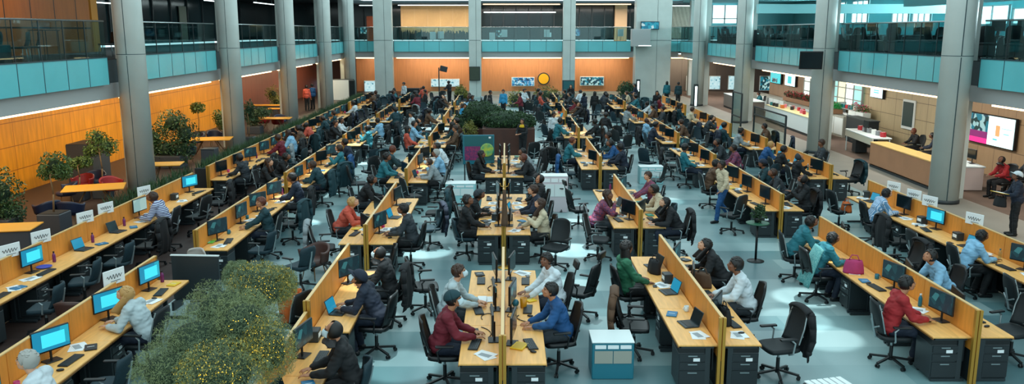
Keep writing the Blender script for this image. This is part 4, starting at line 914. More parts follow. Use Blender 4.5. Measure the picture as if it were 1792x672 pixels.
for (row, k, y0, y1, n, sides) in ISL:
    cx, rn = ROWS[row]; L = (y1 - y0) / n; inm = '%s island, %s' % (ISLN[k], rn); far = y0 > 32.5; vfar = y0 > 48
    zt = 1.12 if (row, k) == ('L1', 0) else (1.28 if (row, k) == ('L1', 1) else 1.2)
    partition(row, cx, y0, y1, n, zt, sides, inm)
    key = round(L, 3)
    if key not in DESKP: DESKP[key] = make_desk(L)
    for sd in sides:
        s = -1 if sd == 'L' else 1; swd = 'left side' if sd == 'L' else 'right side'
        def where(i): return '%s seat, %s, %s' % (ORD[i], swd, inm)
        base = math.pi if s < 0 else 0
        for i in range(n):
            yc = y0 + (i + .5) * L; wh = where(i)
            put(DESKP[key], cx + s * .03, yc, 0, base, 'light wood desk on dark legs, ' + wh, 'light wood desks')
            if not vfar:
                if i == 0: put(PED, cx + s * .40, yc - L / 2 + .30, 0, 0, 'dark drawer pedestal under desk, ' + wh, 'drawer pedestals')
                else: put(PED, cx + s * .31, yc - L / 2 + .30, 0, s * math.pi / 2, 'dark drawer pedestal under desk, ' + wh, 'drawer pedestals')
            lit = {'L2': 'blue', 'L3': 'blue'}.get(row, None)
            kind = rnd.choice(['code', 'dark', 'dark']) if not (lit and k == 0) else ('blue' if not (row == 'L3' and i == 4) else 'white')
            if row == 'R3' and k == 0: kind = ['dark', 'code', 'blue', 'blue', 'dark', 'code'][i]
            if row == 'L2' and k == 1: kind = 'code'
            knm = {'blue': 'monitor with bright blue screen', 'dark': 'dark-screened monitor', 'code': 'monitor with teal windows', 'white': 'monitor with pale green document'}[kind]
            hasmon = rnd.random() < (.95 if row in ('C', 'L2', 'R2', 'L3') else .7) and not ((row, k) == ('R2', 0) and sd == 'L' and i >= 2) and not ((row, k) == ('R1', 0) and sd == 'L')
            if (row, k) == ('L3', 0) and i in (2, 3, 5): hasmon = False
            if (row, k) == ('C', 0) or ((row, k) == ('R2', 0) and i < 2): hasmon = i < 3
            yaw = R(rnd.uniform(2, 12) if row == 'C' else rnd.uniform(8, 34)); z = .752
            if hasmon:
                put(MON[kind], cx + s * .16, yc + rnd.uniform(-.12, .2), z, base - s * yaw, knm + ', ' + wh, 'monitors on the desks')
                put(KB, cx + s * .42, yc + rnd.uniform(-.1, .1), z, base + R(rnd.uniform(-12, 12)), 'black keyboard, ' + wh, 'keyboards')
                if not far: put(MOUSE, cx + s * .45, yc - s * .36, z, R(rnd.uniform(-30, 30)), 'black mouse, ' + wh, 'mice')
            else:
                if rnd.random() < .75 and not ((row, k) == ('R2', 0) and sd == 'L'): put(rnd.choice([LAP, LAPD]), cx + s * .30, yc + .05, z, base - s * R(12), 'open laptop, ' + wh, 'laptops')
            if rnd.random() < (.62 if far else .8):
                put(PAPER, cx + s * rnd.uniform(.22, .44), yc + rnd.choice([-1, 1]) * rnd.uniform(.42, .55), z, R(rnd.uniform(-40, 40)), 'loose white papers, ' + wh, 'papers on the desks')
            if not vfar:
                r = rnd.random(); yy = yc + L * .5 - .14; xx = cx + s * rnd.uniform(.12, .2)
                if r < .28: j = rnd.randrange(3); put(MUG[j], xx, yy, z, rnd.uniform(0, 6), ['white', 'teal', 'pink'][j] + ' mug, ' + wh, 'mugs')
                elif r < .5: j = rnd.randrange(3); put(BOT[j], xx, yy, z, 0, ['clear', 'purple', 'teal'][j] + ' bottle, ' + wh, 'bottles on the desks')
                elif r < .62: put(CUPB, xx, yy - .02, z, base + R(rnd.uniform(-20, 20)), 'small dark box, ' + wh, 'desk boxes')
                r = rnd.random()
                if r < .45: j = rnd.randrange(4); put(NOTE[j], cx + s * .46, yc + L * .5 - .3, z, R(rnd.uniform(-35, 35)), ['blue', 'yellow', 'black', 'green'][j] + ' notebook, ' + wh, 'notebooks')
                elif r < .7 and not far: put(PHONE, cx + s * .47, yc + L * .5 - .42, z, R(rnd.uniform(-60, 60)), 'black phone, ' + wh, 'phones')
        ov = SEATS.get((row, k), {}).get(sd)
        if ov is None:
            ov = []
            for i in range(n):
                yc = y0 + (i + .5) * L
                if rnd.random() < .05: continue
                pers = None
                if rnd.random() < .62:
                    pers = (rnd.choice(PO), rnd.choice(TOPS), rnd.choice(['short', 'short', 'short', 'long', 'hood', 'cap', 'beanie']), rnd.choice(['black', 'black', 'brown', 'black', 'grey' if rnd.random() < .2 else 'black']), rnd.randrange(3), rnd.random() < .15, None)
                ov.append((yc + rnd.uniform(-.15, .15), pers, rnd.choice(['mesh', 'mesh', 'shell']), rnd.choice(['black', 'dark teal', 'navy', 'grey']) if rnd.random() < .45 else None))
        for (y, pers, ck_, ct) in ov:
            i = max(0, min(n - 1, int((y - y0) / L))); wh = where(i)
            frz = math.pi / 2 if s > 0 else -math.pi / 2
            jit = R(rnd.uniform(-10, 10)) if pers else R(rnd.uniform(-55, 55) * (.35 if y0 < 20 else 1)); dx = .90 if pers else rnd.uniform(1.02, 1.2)
            pr = CHF['shell' if ck_ == 'shell' else 'mesh'] if far else CH[ck_]
            put(pr, cx + s * dx, y, 0, frz + jit, ('%s%s, ' % ('' if pers else 'empty ', CHN[ck_ if not far else ('shell' if ck_ == 'shell' else 'mesh')])) + wh, 'office chairs along the desks')
            if ct: put(COAT[ct], cx + s * dx, y, 0, frz + jit, ct + ' jacket hung over chair back, ' + wh, 'jackets on chair backs')
            if pers:
                po_, top, hr, hc, sk, mk, wd = pers
                wp_ = '%s, %s' % (swd, inm); lb = (wd + ', ' + wp_) if wd else '%s person in %s %s, %s' % (LOOK[hr], top, {'leaning': 'leaning', 'phone': 'gesturing', 'resting': 'resting', 'chin': 'thinking', 'typing': 'typing'}.get(po_, 'turning'), wh)
                person(po_, (cx + s * dx, y, 0), frz + jit, top, hr, hc, sk, rnd.choice(['black', 'navy', 'charcoal']), mk, uniq(lb), 'people seated at the desks', far=y > 24, scale=rnd.uniform(1.07, 1.13))
    if len(sides) == 1: continue

# paper signs clipped to the screen tops
for (row, px, py, wd) in (('L2', 196, 487, 'with black handwriting, above the blue monitors'), ('L3', 15, 450, 'at the left picture edge'), ('L3', 70, 415, 'second along'), ('L3', 147, 383, 'third along'), ('L3', 183, 367, 'fourth along'), ('L3', 250, 337, 'beside the grass planter'),
                           ('R3', 1570, 327, 'with blue picture behind the first dark monitor'), ('R3', 1606, 351, 'second along'), ('R3', 1634, 359, 'third along'), ('R3', 1713, 390, 'widest one beside the blue monitor')):
    cx = ROWS[row][0]; s = -1 if cx < 0 else 1
    zc = (cx + s * .05) * FPX / (px - 885); y = (zc - .8) / .98
    put(SIGN, cx + s * -.0, y, 1.30, R(-22) if cx < 0 else math.pi + R(22), 'white paper sign clipped on the %s screen, %s' % (ROWS[row][1].replace(' row', ''), wd))

# ------------------------------------------------------------------ shawl, hand luggage and other near things
def sheet_thing(name, cat, label, fn, m, loc, rz, th=.015, nu=16, nv=12):
    o = MB().sheet(fn, nu, nv, th, m).obj(name, None, True); o.location = loc; o.rotation_euler = (0, 0, rz); tag(o, label, cat); return o
def shawl(u, v):
    a = (u - .5) * 2; return (a * (.24 + .06 * v), .06 - .30 * v + .05 * a * a - .02 * math.cos(a * 9) * v, 1.16 - .78 * v ** 1.15 - .06 * a * a)
sheet_thing('shawl', 'shawl', 'teal patterned shawl trailing down the back of a seated person', shawl, mat('teal_pattern', (40, 120, 124), .85, rgb2=(110, 160, 156), nscale=45), (7.24 - 1.0, 16.2, 0), -math.pi / 2)
put(BAG['black'], 3.23 - .33, 15.6, .752, .3, 'black rucksack on the desk in front of the person in green')
put(BAG['pink'], 7.24 - .45, 15.55, .752, 1.2, 'bright pink purse under the hand of the person in teal shawl')
put(BAG['black'], 3.23 + .30, 12.75, .752, .1, 'tall black bag standing on the right desk of the front island')
put(BAG['brown'], 3.23 + .4, 14.7, .752, .8, 'dark patterned bag lying beside white-shirted person')
put(BAG['pink'], -8.35, 19.9, .50, .8, 'pink bag on the chair by the person in purple stripes')
put(BAG['orange'], 10.4 - 1.0, 22.3, .50, .2, 'orange bag on the seat near the far-right row end')
cp = thing('yellow_pot', 'amber tumbler standing on the centre desk beside a dark round bottle', 'tumbler', (.30, 13.55, .752)); MB().lathe((0, 0, 0), [(.05, 0), (.055, .01), (.062, .17), (.056, .17), (.05, .02)], mat('amber', (206, 140, 20), .3), 20).obj('body', cp, True); cp.name = 'tumbler'
o = MB().ball((0, 0, .065), (.065, .065, .065), M_teal, 18, 12).obj('round_flask', None, True); o.location = (.16, 13.6, .752); tag(o, 'small round teal flask beside the amber tumbler', 'flask')
o = MB().rbox((0, 0, .012), (.20, .28, .022), mat('yellow_cover', (220, 180, 30), .5), .004, 1).box((0, 0, .0238), (.15, .23, .001), mat('yellow_dark', (200, 160, 20), .5)).obj('tray'); o.location = (.20, 11.75, .752); o.rotation_euler = (0, 0, -.4); tag(o, 'yellow folder lying on the near right desk of the centre row', 'folder')
o = MB().rbox((0, 0, .02), (.16, .34, .035), M_paper, .006, 1).obj('folder'); o.location = (-.42, 12.0 + 1.9, .752); tag(o, 'stack of white sheets before the person in pale grey shirt', 'papers')
for i, (x0, y0, x1, y1, lb) in enumerate(((-.12, 11.9, -.35, 12.5, 'left of the gold post, nearest monitor'), (.02, 12.0, .34, 11.7, 'right of the gold post to folder'), (-.14, 13.4, -.40, 13.0, 'left half by the second monitor'), (.04, 13.2, .3, 12.9, 'right half by the second monitor'), (-.14, 14.9, -.36, 14.5, 'left half by the third monitor'))):
    pts = [(x0 + (x1 - x0) * q / 12 + .05 * math.sin(q * .9 + i), y0 + (y1 - y0) * q / 12 + .09 * math.sin(q * .7 + i), .760) for q in range(13)]
    tag(MB().path(pts, .007, M_black, 6).obj('cable', None, True), 'black cable snaking over the centre front desks, ' + lb, 'cable')
# paper fan, blue plate, on far-left and front desks
o = MB().lathe((0, 0, 0), [(.06, 0), (.13, .012), (.15, .03), (.14, .03), (.1, .014)], mat('blue_plate', (40, 80, 190), .4), 28).obj('plate', None, True); x, y = at(77, 467, .77); o.location = (x, y, .752); tag(o, 'blue patterned plate on the far-left desk near a keyboard', 'plate')
o = MB().rbox((0, 0, .012), (.30, .42, .008), mat('green_sheet', (90, 180, 60), .6), .003, 1).box((.05, .1, .018), (.2, .16, .002), mat('yellow_dark', (200, 160, 20), .5)).box((-.05, -.12, .018), (.2, .14, .002), M_skyblue).obj('poster_sheet'); x, y = at(366, 421, .77); o.location = (x, y, .752); tag(o, 'green and yellow printed sheet on the near desk end, outer-left row', 'sheet')

# chairs standing free
FREE = [('black', 552, 470, -30, 'all-black chair standing behind the inner-left screen'), ('shell', 527, 505, 60, 'rounded teal chair behind the inner-left front screen'), ('mesh', 1290, 408, 40, 'mesh chair beside the walking man'),
        ('mesh', 1205, 325, 100, 'mesh chair with feet in the open aisle'), ('mesh', 1175, 298, 80, 'second mesh chair in the open aisle before a wood desk'), ('mesh', 972, 470, 150, 'mesh chair turned away in the aisle right of the white shirt'), ('black', 985, 368, -120, 'all-black chair in the right centre aisle beside the pale cabinet'),
        ('mesh', 930, 295, 20, 'mesh chair at right of the centre aisle'), ('black', 968, 305, -20, 'all-black chair with high back in the centre aisle'), ('mesh', 722, 372, -60, 'mesh chair in the left centre aisle'), ('mesh', 725, 410, 200, 'mesh chair with white arms near the left aisle light pool'),
        ('black', 665, 520, 100, 'all-black chair behind the masked headscarf person'), ('mesh', 455, 440, 30, 'mesh chair rolled out behind the outer-left second island'), ('mesh', 500, 405, -30, 'mesh chair covered in jackets beside the outer-left row'), ('mesh', 1770, 640, 100, 'mesh chair at the bottom right picture corner'),
        ('black', 745, 545, -80, 'all-black chair behind the person in maroon'), ('head', 1015, 555, 60, 'headrest chair behind the person in blue'), ('mesh', 1150, 445, 150, 'mesh chair at the near end of the inner-right second island'), ('black', 270, 640, 60, 'dark chair under the foreground tree')]
def clear(x, y, m=1.12):
    for (row, k, y0, y1, n, sides) in ISL:
        cx = ROWS[row][0]
        if y0 - .4 < y < y1 + .4 and abs(x - cx) < m: x = cx + (m if x > cx else -m)
    return x, y
for i, (kd, px, py, a, lb) in enumerate(FREE):
    x, y = clear(*at(px, py))
    if busy(x, y): continue
    put(CH[kd], x, y, 0, R(a), lb)
FOCC = []
# far loose chairs and people among the aisles
def rowfree(x):
    return all(abs(x - c) > 1.75 for c, _ in ROWS.values())
j = 0
for y in range(27, 62, 2):
    for (xa, nm) in ((-4.9, 'aisle between inner-left and outer-left rows'), (1.55, 'aisle right of the centre row'), (5.2, 'aisle between inner-right and outer-right rows'), (8.8, 'aisle between outer-right and far-right rows'), (-1.6, 'aisle left of the centre row'), (-8.0, 'aisle between far-left and outer-left rows')):
        if rnd.random() < .7 and not (xa in (1.55, -1.6) and y < 34):
            x = xa + rnd.uniform(-.2, .2); yy = y + rnd.uniform(-.4, .4); kd = rnd.choice(['mesh', 'mesh', 'shell'])
            if busy(x, yy): continue
            wh = '%s, %s rank from camera' % (nm, ORD[(y - 27) // 2])
            put(CHF[kd], x, yy, 0, rnd.uniform(0, 6.28), uniq('loose ' + {'mesh': 'black mesh chair', 'shell': 'dark teal chair'}[kd] + ', ' + wh), 'loose chairs in the aisles')
            if rnd.random() < .35:
                a = rnd.uniform(0, 6.28); tp = rnd.choice(TOPS); q_ = rnd.choice(PO); xp, yp = clear(x + .54 * rnd.choice([-1, 1]), yy + .9, 1.0)
                if not busy(xp, yp, .55): CPOS.append((xp, yp)) or person(rnd.choice(['standing', 'gesturing', 'holding']), (xp, yp, 0), a, tp, rnd.choice(['short', 'long', 'cap']), 'black', rnd.randrange(3), 'black', False, uniq('person in %s standing, %s, %s rank' % (tp, nm, ORD[(y - 27) // 2])), 'people standing in the ' + nm, far=True)

# ------------------------------------------------------------------ standing people near
def stand(pose, px, py, rz, top, lb, **kw):
    x, y = clear(*at(px, py), m=1.0 if px != 1262 else .5); return person(pose, (x, y, 0), R(rz), top, label=lb, **kw)
stand('walking', 1262, 388, 112, 'cream', 'man in white shirt and blue jeans walking along the right aisle', legs='blue', scale=1.03, hair='short', skin=1)
wk = stand('holding', 1772, 412, 75, 'navy', 'person in dark coat and pale cap holding a yellow folder at right', hair='cap', hcol='white', skin=1)
stand('standing', 968, 262, 200, 'white', 'man in white shirt and open dark jacket in the centre aisle', hair='short', skin=1)
ys = stand('holding', 915, 278, 150, 'black', 'person with bright yellow scarf beside the brown planter', hair='short', skin=0)
MB().lathe((0, .02, 1.36), [(.14, 0), (.16, .03), (.12, .10), (.08, .13)], cloth('yellow'), 20).obj('scarf', ys, True)
stand('standing', 881, 205, 160, 'sky blue', 'person in blue behind the hedge planter', hair='short')
stand('gesturing', 1016, 206, 30, 'white', 'person in white t-shirt seen from behind below the forest screen', hair='short')
stand('standing', 1040, 210, 10, 'black', 'person in black beside the one in white t-shirt below forest screen', hair='long')
stand('gesturing', 1112, 190, 60, 'navy', 'person in navy standing before the wide grey pier', hair='short')
stand('standing', 1166, 184, 0, 'teal', 'person in teal at right of the wide grey pier', hair='long')
stand('standing', 1186, 186, 0, 'dark teal', 'person in dark teal near the narrow lit column strip', hair='short')
stand('standing', 538, 194, 0, 'coral', 'person in coral red near the left back columns', hair='short')
stand('standing', 548, 191, 40, 'blue', 'person in blue near the left back columns', hair='short')
stand('standing', 720, 208, 0, 'black', 'person in black left of the plant shelf at back', hair='short')
stand('standing', 745, 205, 90, 'black', 'second person in black left of the lamp stand at back', hair='short')
stand('gesturing', 800, 240, 180, 'sky blue', 'person in sky blue blouse left of the hedge planter', hair='short')
stand('standing', 722, 262, 120, 'white', 'person in white bending by the left centre aisle', hair='short')
# jacket of the walker etc.
fol = MB().rbox((0, 0, 0), (.30, .42, .012), mat('yellow_cover', (220, 180, 30), .5), .003, 1).box((.02, 0, .008), (.24, .36, .003), M_paper).obj('folder'); x, y = at(1772, 412); fol.location = (x - .42, y + .05, 1.16); fol.rotation_euler = (0, R(10), .2); tag(fol, 'yellow folder held by the person in the pale cap', 'folder')
bg = put(BAG['black'], x - .38, y + .1, .78, .2, 'black shoulder bag hanging beside the person in pale cap')

# ------------------------------------------------------------------ cabinets, stands, kiosks
def cabinet(px, py, w, d, h, lb, rz=0, body=M_teal, top=M_skyblue):
    x, y = at(px, py); t = thing('recycling_cabinet', lb, 'cabinet', (x, y + d / 2, 0), rz)
    MB().rbox((0, 0, h / 2), (w, d, h), body, .012, 1).obj('body', t)
    MB().rbox((0, 0, h + .012), (w + .01, d + .01, .022), top, .006, 1).obj('lid', t)
    for i in (-1, 1): MB().box((i * w * .225, -d / 2 - .006, h * .62), (w * .43, .012, h * .34), M_beigep if body is M_teal else top).obj('door', t)
    m = MB()
    for i in range(3): m.box(((i - 1) * w * .3, -d / 2 - .005, h * .90), (w * .26, .01, h * .10), M_paper)
    m.obj('label_strip', t); return t
M_beigep = mat('beige_door', (150, 152, 142), .5)
cabinet(1072, 664, .66, .55, .60, 'teal and white cabinet with beige doors standing alone on the floor', top=M_white)
cabinet(806, 358, .95, .55, .65, 'pale blue crate cabinet in the left centre aisle', body=M_skyblue, top=M_white)
cabinet(970, 372, .80, .5, 1.1, 'pale grey pink cabinet behind the jacket in right centre aisle', body=mat('pinkish_cabinet', (200, 190, 196), .5), top=M_white)
cabinet(1140, 322, .85, .5, .6, 'pale blue crate cabinet behind the inner-right second island', body=M_skyblue, top=M_white)
t = thing('slatted_cabinet', 'dark cabinet with white slatted lid at the picture bottom', 'cabinet', (4.5, 10.55, 0), .25); MB().rbox((0, 0, .3), (.62, .62, .6), M_dark2, .01, 1).obj('body', t)
m = MB()
for i in range(6): m.rbox((-.25 + i * .1, 0, .615), (.08, .62, .025), M_white, .005, 1)
m.obj('slatted_lid', t)
# plant stand with clutter near the walker
x, y = at(1322, 457); t = thing('pedestal_table', 'black round-based pedestal stand with tray, right aisle', 'stand', (x, y, 0))
MB().lathe((0, 0, 0), [(.20, 0), (.20, .015), (.06, .035), (.03, .05)], M_black, 28).obj('base', t, True); MB().tube((0, 0, .04), (0, 0, .92), .028, M_black, n=12).obj('pole', t, True); MB().lathe((0, 0, .92), [(.26, 0), (.27, .01), (.27, .025), (.25, .03)], mat('green_tray', (40, 90, 66), .5), 28).obj('tray', t, True)
def foliage(mb, blobs, n, size, m, r_, asp=.45, shell=.35, droop=0.0):
    for _ in range(n):
        c, r = r_.choice(blobs); 
        d = Vector((r_.gauss(0, 1), r_.gauss(0, 1), r_.gauss(0, 1))).normalized(); rad = (1 - shell * r_.random() ** 1.5)
        p = Vector(c) + Vector((d.x * r[0], d.y * r[1], d.z * r[2])) * rad * (1 + .06 * math.sin(9 * d.x) + .06 * math.sin(11 * d.y + 8 * d.z))
        t1 = Vector((r_.gauss(0, 1), r_.gauss(0, 1), r_.gauss(0, 1) - droop)).normalized(); t2 = t1.cross(Vector((r_.gauss(0, 1), r_.gauss(0, 1), r_.gauss(0, 1)))).normalized()
        s = size * r_.uniform(.6, 1.3); a = t1 * s; b = t2 * s * asp
        k = len(mb.v); mb.v += [tuple(p - a), tuple(p + b), tuple(p + a), tuple(p - b)]; mb.f.append((k, k + 1, k + 2, k + 3)); mb.m.append(mb._mi(m))
    return mb
def tree(name, lb, x, y, blobs, trunk, n, size, m, planter=None, cat='tree', core=None, asp=.45, tr=.03, droop=0.0, shell=.8):
    """blobs relative to the foot"""
    t = thing(name, lb, cat, (x, y, 0)); r_ = random.Random(hash((round(x * 10), round(y * 10))) & 0xffff)
    z0 = planter[2] if planter else 0
    mb = MB(); foliage(mb, blobs, n, size, m, r_, asp, shell, droop); mb.obj('crown', t)
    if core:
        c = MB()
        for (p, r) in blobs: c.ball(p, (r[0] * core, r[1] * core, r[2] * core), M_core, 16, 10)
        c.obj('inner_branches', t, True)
    if trunk:
        b = MB(); top = Vector(trunk); mid = Vector((top.x * .4 + .04, top.y * .4, z0 + (top.z - z0) * .5)); b.tube((0, 0, z0), mid, tr, M_trunk, tr * .8, 8); b.tube(mid, top, tr * .8, M_trunk, tr * .6, 8)
        for (p, r) in blobs: b.tube(top, Vector(p), tr * .5, M_trunk, tr * .2, 6)
        b.obj('trunk', t, True)
    if planter:
        w_, d_, h_ = planter; pm = planter_m
        MB().rbox((0, 0, h_ / 2), (w_, d_, h_), pm, .02, 1).obj('planter', t); MB().box((0, 0, h_ + .005), (w_ * .88, d_ * .88, .02), M_soil).obj('soil', t)
    return t
planter_m = M_planter
pl = thing('potted_plant', 'leafy green plant on the black pedestal tray', 'plant', (x, y, .95)); r_ = random.Random(3)
foliage(MB(), [((0, 0, .18), (.20, .20, .16)), ((.03, 0, .32), (.12, .12, .12))], 500, .04, M_leafs[1], r_, .4, .8).obj('leaves', pl); MB().lathe((0, 0, 0), [(.07, 0), (.10, .12), (.09, .12), (.06, .01)], M_black, 16).obj('pot', pl, True)
# display kiosk
x, y = at(838, 322); t = thing('display_kiosk', 'freestanding teal display board with yellow green disc picture', 'display board', (x, y, 0), R(3))
MB().rbox((0, 0, 1.25), (1.12, .06, 1.05), M_teal, .01, 1).obj('frame', t)
d = MB(); d.box((0, -.034, 1.56), (1.02, .008, .35), mat('dark_teal_picture', (20, 90, 96), .4)); d.box((-.22, -.034, 1.12), (.55, .008, .5), mat('magenta_pattern', (150, 40, 90), .5, rgb2=(60, 40, 90), nscale=18)); d.box((.30, -.034, 1.12), (.46, .008, .5), mat('dark_teal_picture', (20, 90, 96), .4)); d.box((.4, -.04, 1.68), (.08, .006, .06), M_paper); d.obj('picture', t)
MB().lathe((0, 0, 0), [(.24, 0), (.24, .02), (.2, .03)], mat('yellow_green_disc', (190, 196, 40), .5, rgb2=(60, 150, 110), nscale=6), 30).obj('disc', t).matrix_local = Matrix.Translation((.30, -.05, 1.24)) @ Matrix.Rotation(R(90), 4, 'X')
for s in (-1, 1): MB().box((s * .5, 0, .37), (.05, .05, .74), M_dark2).box((s * .5, 0, .02), (.06, .5, .04), M_dark2).obj('foot', t)
# coat rack on the centre row's second and front islands
for (yy, h, lb) in ((19.0, 2.05, 'second'), ):
    t = thing('coat_stand', 'tall bronze coat stand on the centre row, %s island end' % lb, 'coat stand', (-.03, 18.55, 0)); MB().tube((0, 0, 0), (0, 0, h), .028, M_gold, .018, 10).obj('pole', t, True)
    MB().lathe((0, 0, 0), [(.16, 0), (.16, .02), (.03, .04)], M_gold, 20).obj('base', t, True)
    for a in range(4): MB().path([(0, 0, h - .15), (math.cos(a * 1.57) * .08, math.sin(a * 1.57) * .08, h - .12), (math.cos(a * 1.57) * .10, math.sin(a * 1.57) * .10, h - .05)], .009, M_gold, 6).obj('hook', t, True)
    def hung(u, v):
        a = u * 2 * math.pi; r = .025 + .045 * v; return (r * math.cos(a) * (1 + .2 * math.sin(3 * a)), r * math.sin(a), 1.85 - .85 * v)
    sheet_thing('scarf', 'scarf', 'brown scarf drooping from the bronze coat stand', hung, cloth('brown'), (-.03, 18.55, 0), 0)
# wardrobe-like dark board at the end of the outer-left front island
t = thing('divider_screen', 'low dark grey divider screen at the far end of outer-left front island', 'divider', (-6.1, 15.75, 0), R(-4)); MB().rbox((0, 0, .62), (.95, .05, .9), M_dark2, .01, 1).obj('panel', t); MB().box((0, 0, 1.08), (.97, .06, .02), M_white).obj('top_rail', t)
for s in (-1, 1): MB().box((s * .42, 0, .085), (.05, .4, .17), M_dark2).obj('foot', t)
# light shell chair there
cw = make_chair('shell'); 
x, y = at(335, 520); put(cw, x, y, 0, R(160), 'pale-backed rounded chair beside the foreground tree', mats={'backrest': mat('pale_shell', (176, 168, 160), .5)})
# round brown tub behind the outer-left screen
def tub(x, y, rz, m, lb):
    t = thing('tub_chair', lb, 'chair', (x, y, 0), rz)
    def f(u, v):
        a = R(-200) + u * R(220); hgt = .40 + (.36 * v) * (1 - .35 * abs(math.cos(a)) ** 3); r = .30 + .05 * v; return (r * math.cos(a), r * math.sin(a) * .95, hgt)
    MB().sheet(f, 22, 6, .05, m).obj('backrest', t, True); MB().lathe((0, 0, .34), [(.26, 0), (.30, .03), (.29, .11), (.2, .13)], m, 24).obj('seat', t, True)
    for a in range(4): c, s = math.cos(a * 1.57 + .78), math.sin(a * 1.57 + .78); MB().tube((c * .18, s * .18, .36), (c * .27, s * .27, 0), .014, M_trunk, .010, 8).obj('leg', t, True)
    return t
m_navy = mat('navy_shell', (22, 34, 62), .5); m_redsh = mat('red_shell', (140, 24, 30), .5); m_brsh = mat('brown_shell', (70, 44, 38), .5)
x, y = at(60, 590); tub(-7.65, y, 0, m_brsh, 'large brown tub chair behind the outer-left front screen')
x, y = at(545, 505); tub(x - .1, y + .75, R(150), m_brsh, 'brown tub chair behind the inner-left front screen')
def orange_hung(u, v):
    a = u * 2 * math.pi; return (.20 * math.cos(a) * (1 - .2 * v) + .02 * math.sin(5 * a), .13 * math.sin(a) + .015 * math.cos(7 * a), 1.05 - .5 * v + .03 * math.sin(3 * a))
x, y = at(512, 612); put(CH['mesh'], x, y, 0, R(60), 'mesh chair carrying the orange jacket beside foreground tree')
sheet_thing('jacket', 'jacket', 'bright orange jacket heaped on a chair beside the foreground tree', orange_hung, cloth('orange'), (x, y, -.02), R(30), .03, 24, 8)

# ------------------------------------------------------------------ greenery
CT = 9.6
def pb(px, py, zc, r, rz_=None):
    """crown lobe from where it stands in the photograph at distance zc"""
    X = (px - 885) * zc / FPX; y = (zc - .8) / .98
    z = CAM_H - (py - 54) * .983 * zc / FPX
    D = (zc - (CAM_H - z) * math.sin(PITCH)) / math.cos(PITCH)
    rr = r * zc / FPX
    return Vector((X, D, z)), (rr, rr, (rz_ or r) * zc / FPX)
fb = [pb(455, 505, 10.4, 58, 50), pb(395, 545, 10.0, 75, 60), pb(345, 600, 9.5, 78, 62), pb(430, 570, 9.6, 66), pb(300, 645, 9.2, 70, 50), pb(390, 650, 9.0, 80, 60), pb(470, 610, 9.4, 48, 60), pb(488, 495, 10.6, 32), pb(420, 480, 10.6, 30, 26)]
base_ = Vector((-3.75, 8.9, 0)); blobs = [(tuple(c - base_), r) for c, r in fb]
tree('feathery_tree', 'large feathery green tree with golden lights in the foreground', base_.x, base_.y, blobs, (.1, .1, 1.2), 105000, .024, M_leafs[3], (.8, .8, .5), 'tree', .62, .085, .05, .3, .5)
ft = [o for o in COL.objects if o.name.startswith('feathery_tree') and o.type == 'EMPTY'][0]
mgold = mat('gold_light', (230, 190, 60), .3, emit=(240, 190, 50), estr=1.6); m = MB(); r_ = random.Random(5)
for _ in range(90):
    c, r = r_.choice([blobs[0], blobs[3], blobs[5], blobs[6]]); e_ = Vector(c); dd = r_.choice([(.5, -.8, .3), (-.1, -.9, .2), (.2, -.9, .5)]); d = (Vector(dd) + Vector((r_.gauss(0, .22), r_.gauss(0, .1), r_.gauss(0, .22)))).normalized(); m.ball(Vector(c) + Vector((d.x * r[0], d.y * r[1], d.z * r[2])) * r_.uniform(.85, 1.0), .0055, mgold, 5, 4)
go = m.obj('fairy_lights', ft); go['kind'] = 'stuff'; go['label'] = 'tiny golden lights'
m = MB()
for _ in range(6000):
    c, r = r_.choice(blobs[5:7] + blobs[:1] + blobs[7:8]); d = Vector((r_.gauss(0, 1), r_.gauss(0, 1) - .5, r_.gauss(0, 1) + .3)).normalized(); p = Vector(c) + Vector((d.x * r[0], d.y * r[1], d.z * r[2])) * r_.uniform(.85, 1.03)
    t1 = Vector((r_.gauss(0, 1), r_.gauss(0, 1), r_.gauss(0, 1))).normalized() * .014; t2 = t1.cross(Vector((0, .3, 1))).normalized() * .006; k_ = len(m.v); m.v += [tuple(p - t1), tuple(p + t2), tuple(p + t1), tuple(p - t2)]; m.f.append((k_, k_ + 1, k_ + 2, k_ + 3)); m.m.append(m._mi(mat('gold_leaf', (190, 160, 50), .5)))
go = m.obj('golden_leaves', ft); go['kind'] = 'stuff'; go['label'] = 'golden yellow leaves'
# hedge planter in the middle
planter_m = M_brownbox
x, y = at(890, 273); tree('hedge_planter', 'dark rounded hedge in a tall brown planter, centre aisle', x, y + 1.0, [((-.1, 0, 1.45), (1.12, .9, .45)), ((.35, 0, 1.4), (.85, .8, .42)), ((-.5, .1, 1.35), (.65, .8, .4))], None, 9000, .05, M_leafs[1], (2.3, 1.9, 1.2), 'hedge', .93, .5, .03, 0, .12)
tree('hedge_planter', 'taller rounded green hedge behind the brown planter', x - 1.35, y + 3.4, [((.1, 0, 1.5), (.95, .9, .62)), ((-.75, .1, 1.0), (.65, .7, .5)), ((.6, 0, 1.35), (.7, .8, .5))], None, 11000, .05, M_leafs[1], (2.2, 1.6, .9), 'hedge', .93, .5, .03, 0, .12)
tree('golden_shrub', 'small yellow-green shrub left of the brown planter', x - 1.75, y + 1.2, [((0, 0, .8), (.38, .35, .62))], None, 1500, .05, M_leafs[2], (.5, .5, .3), 'shrub', None, .4)
planter_m = M_planter
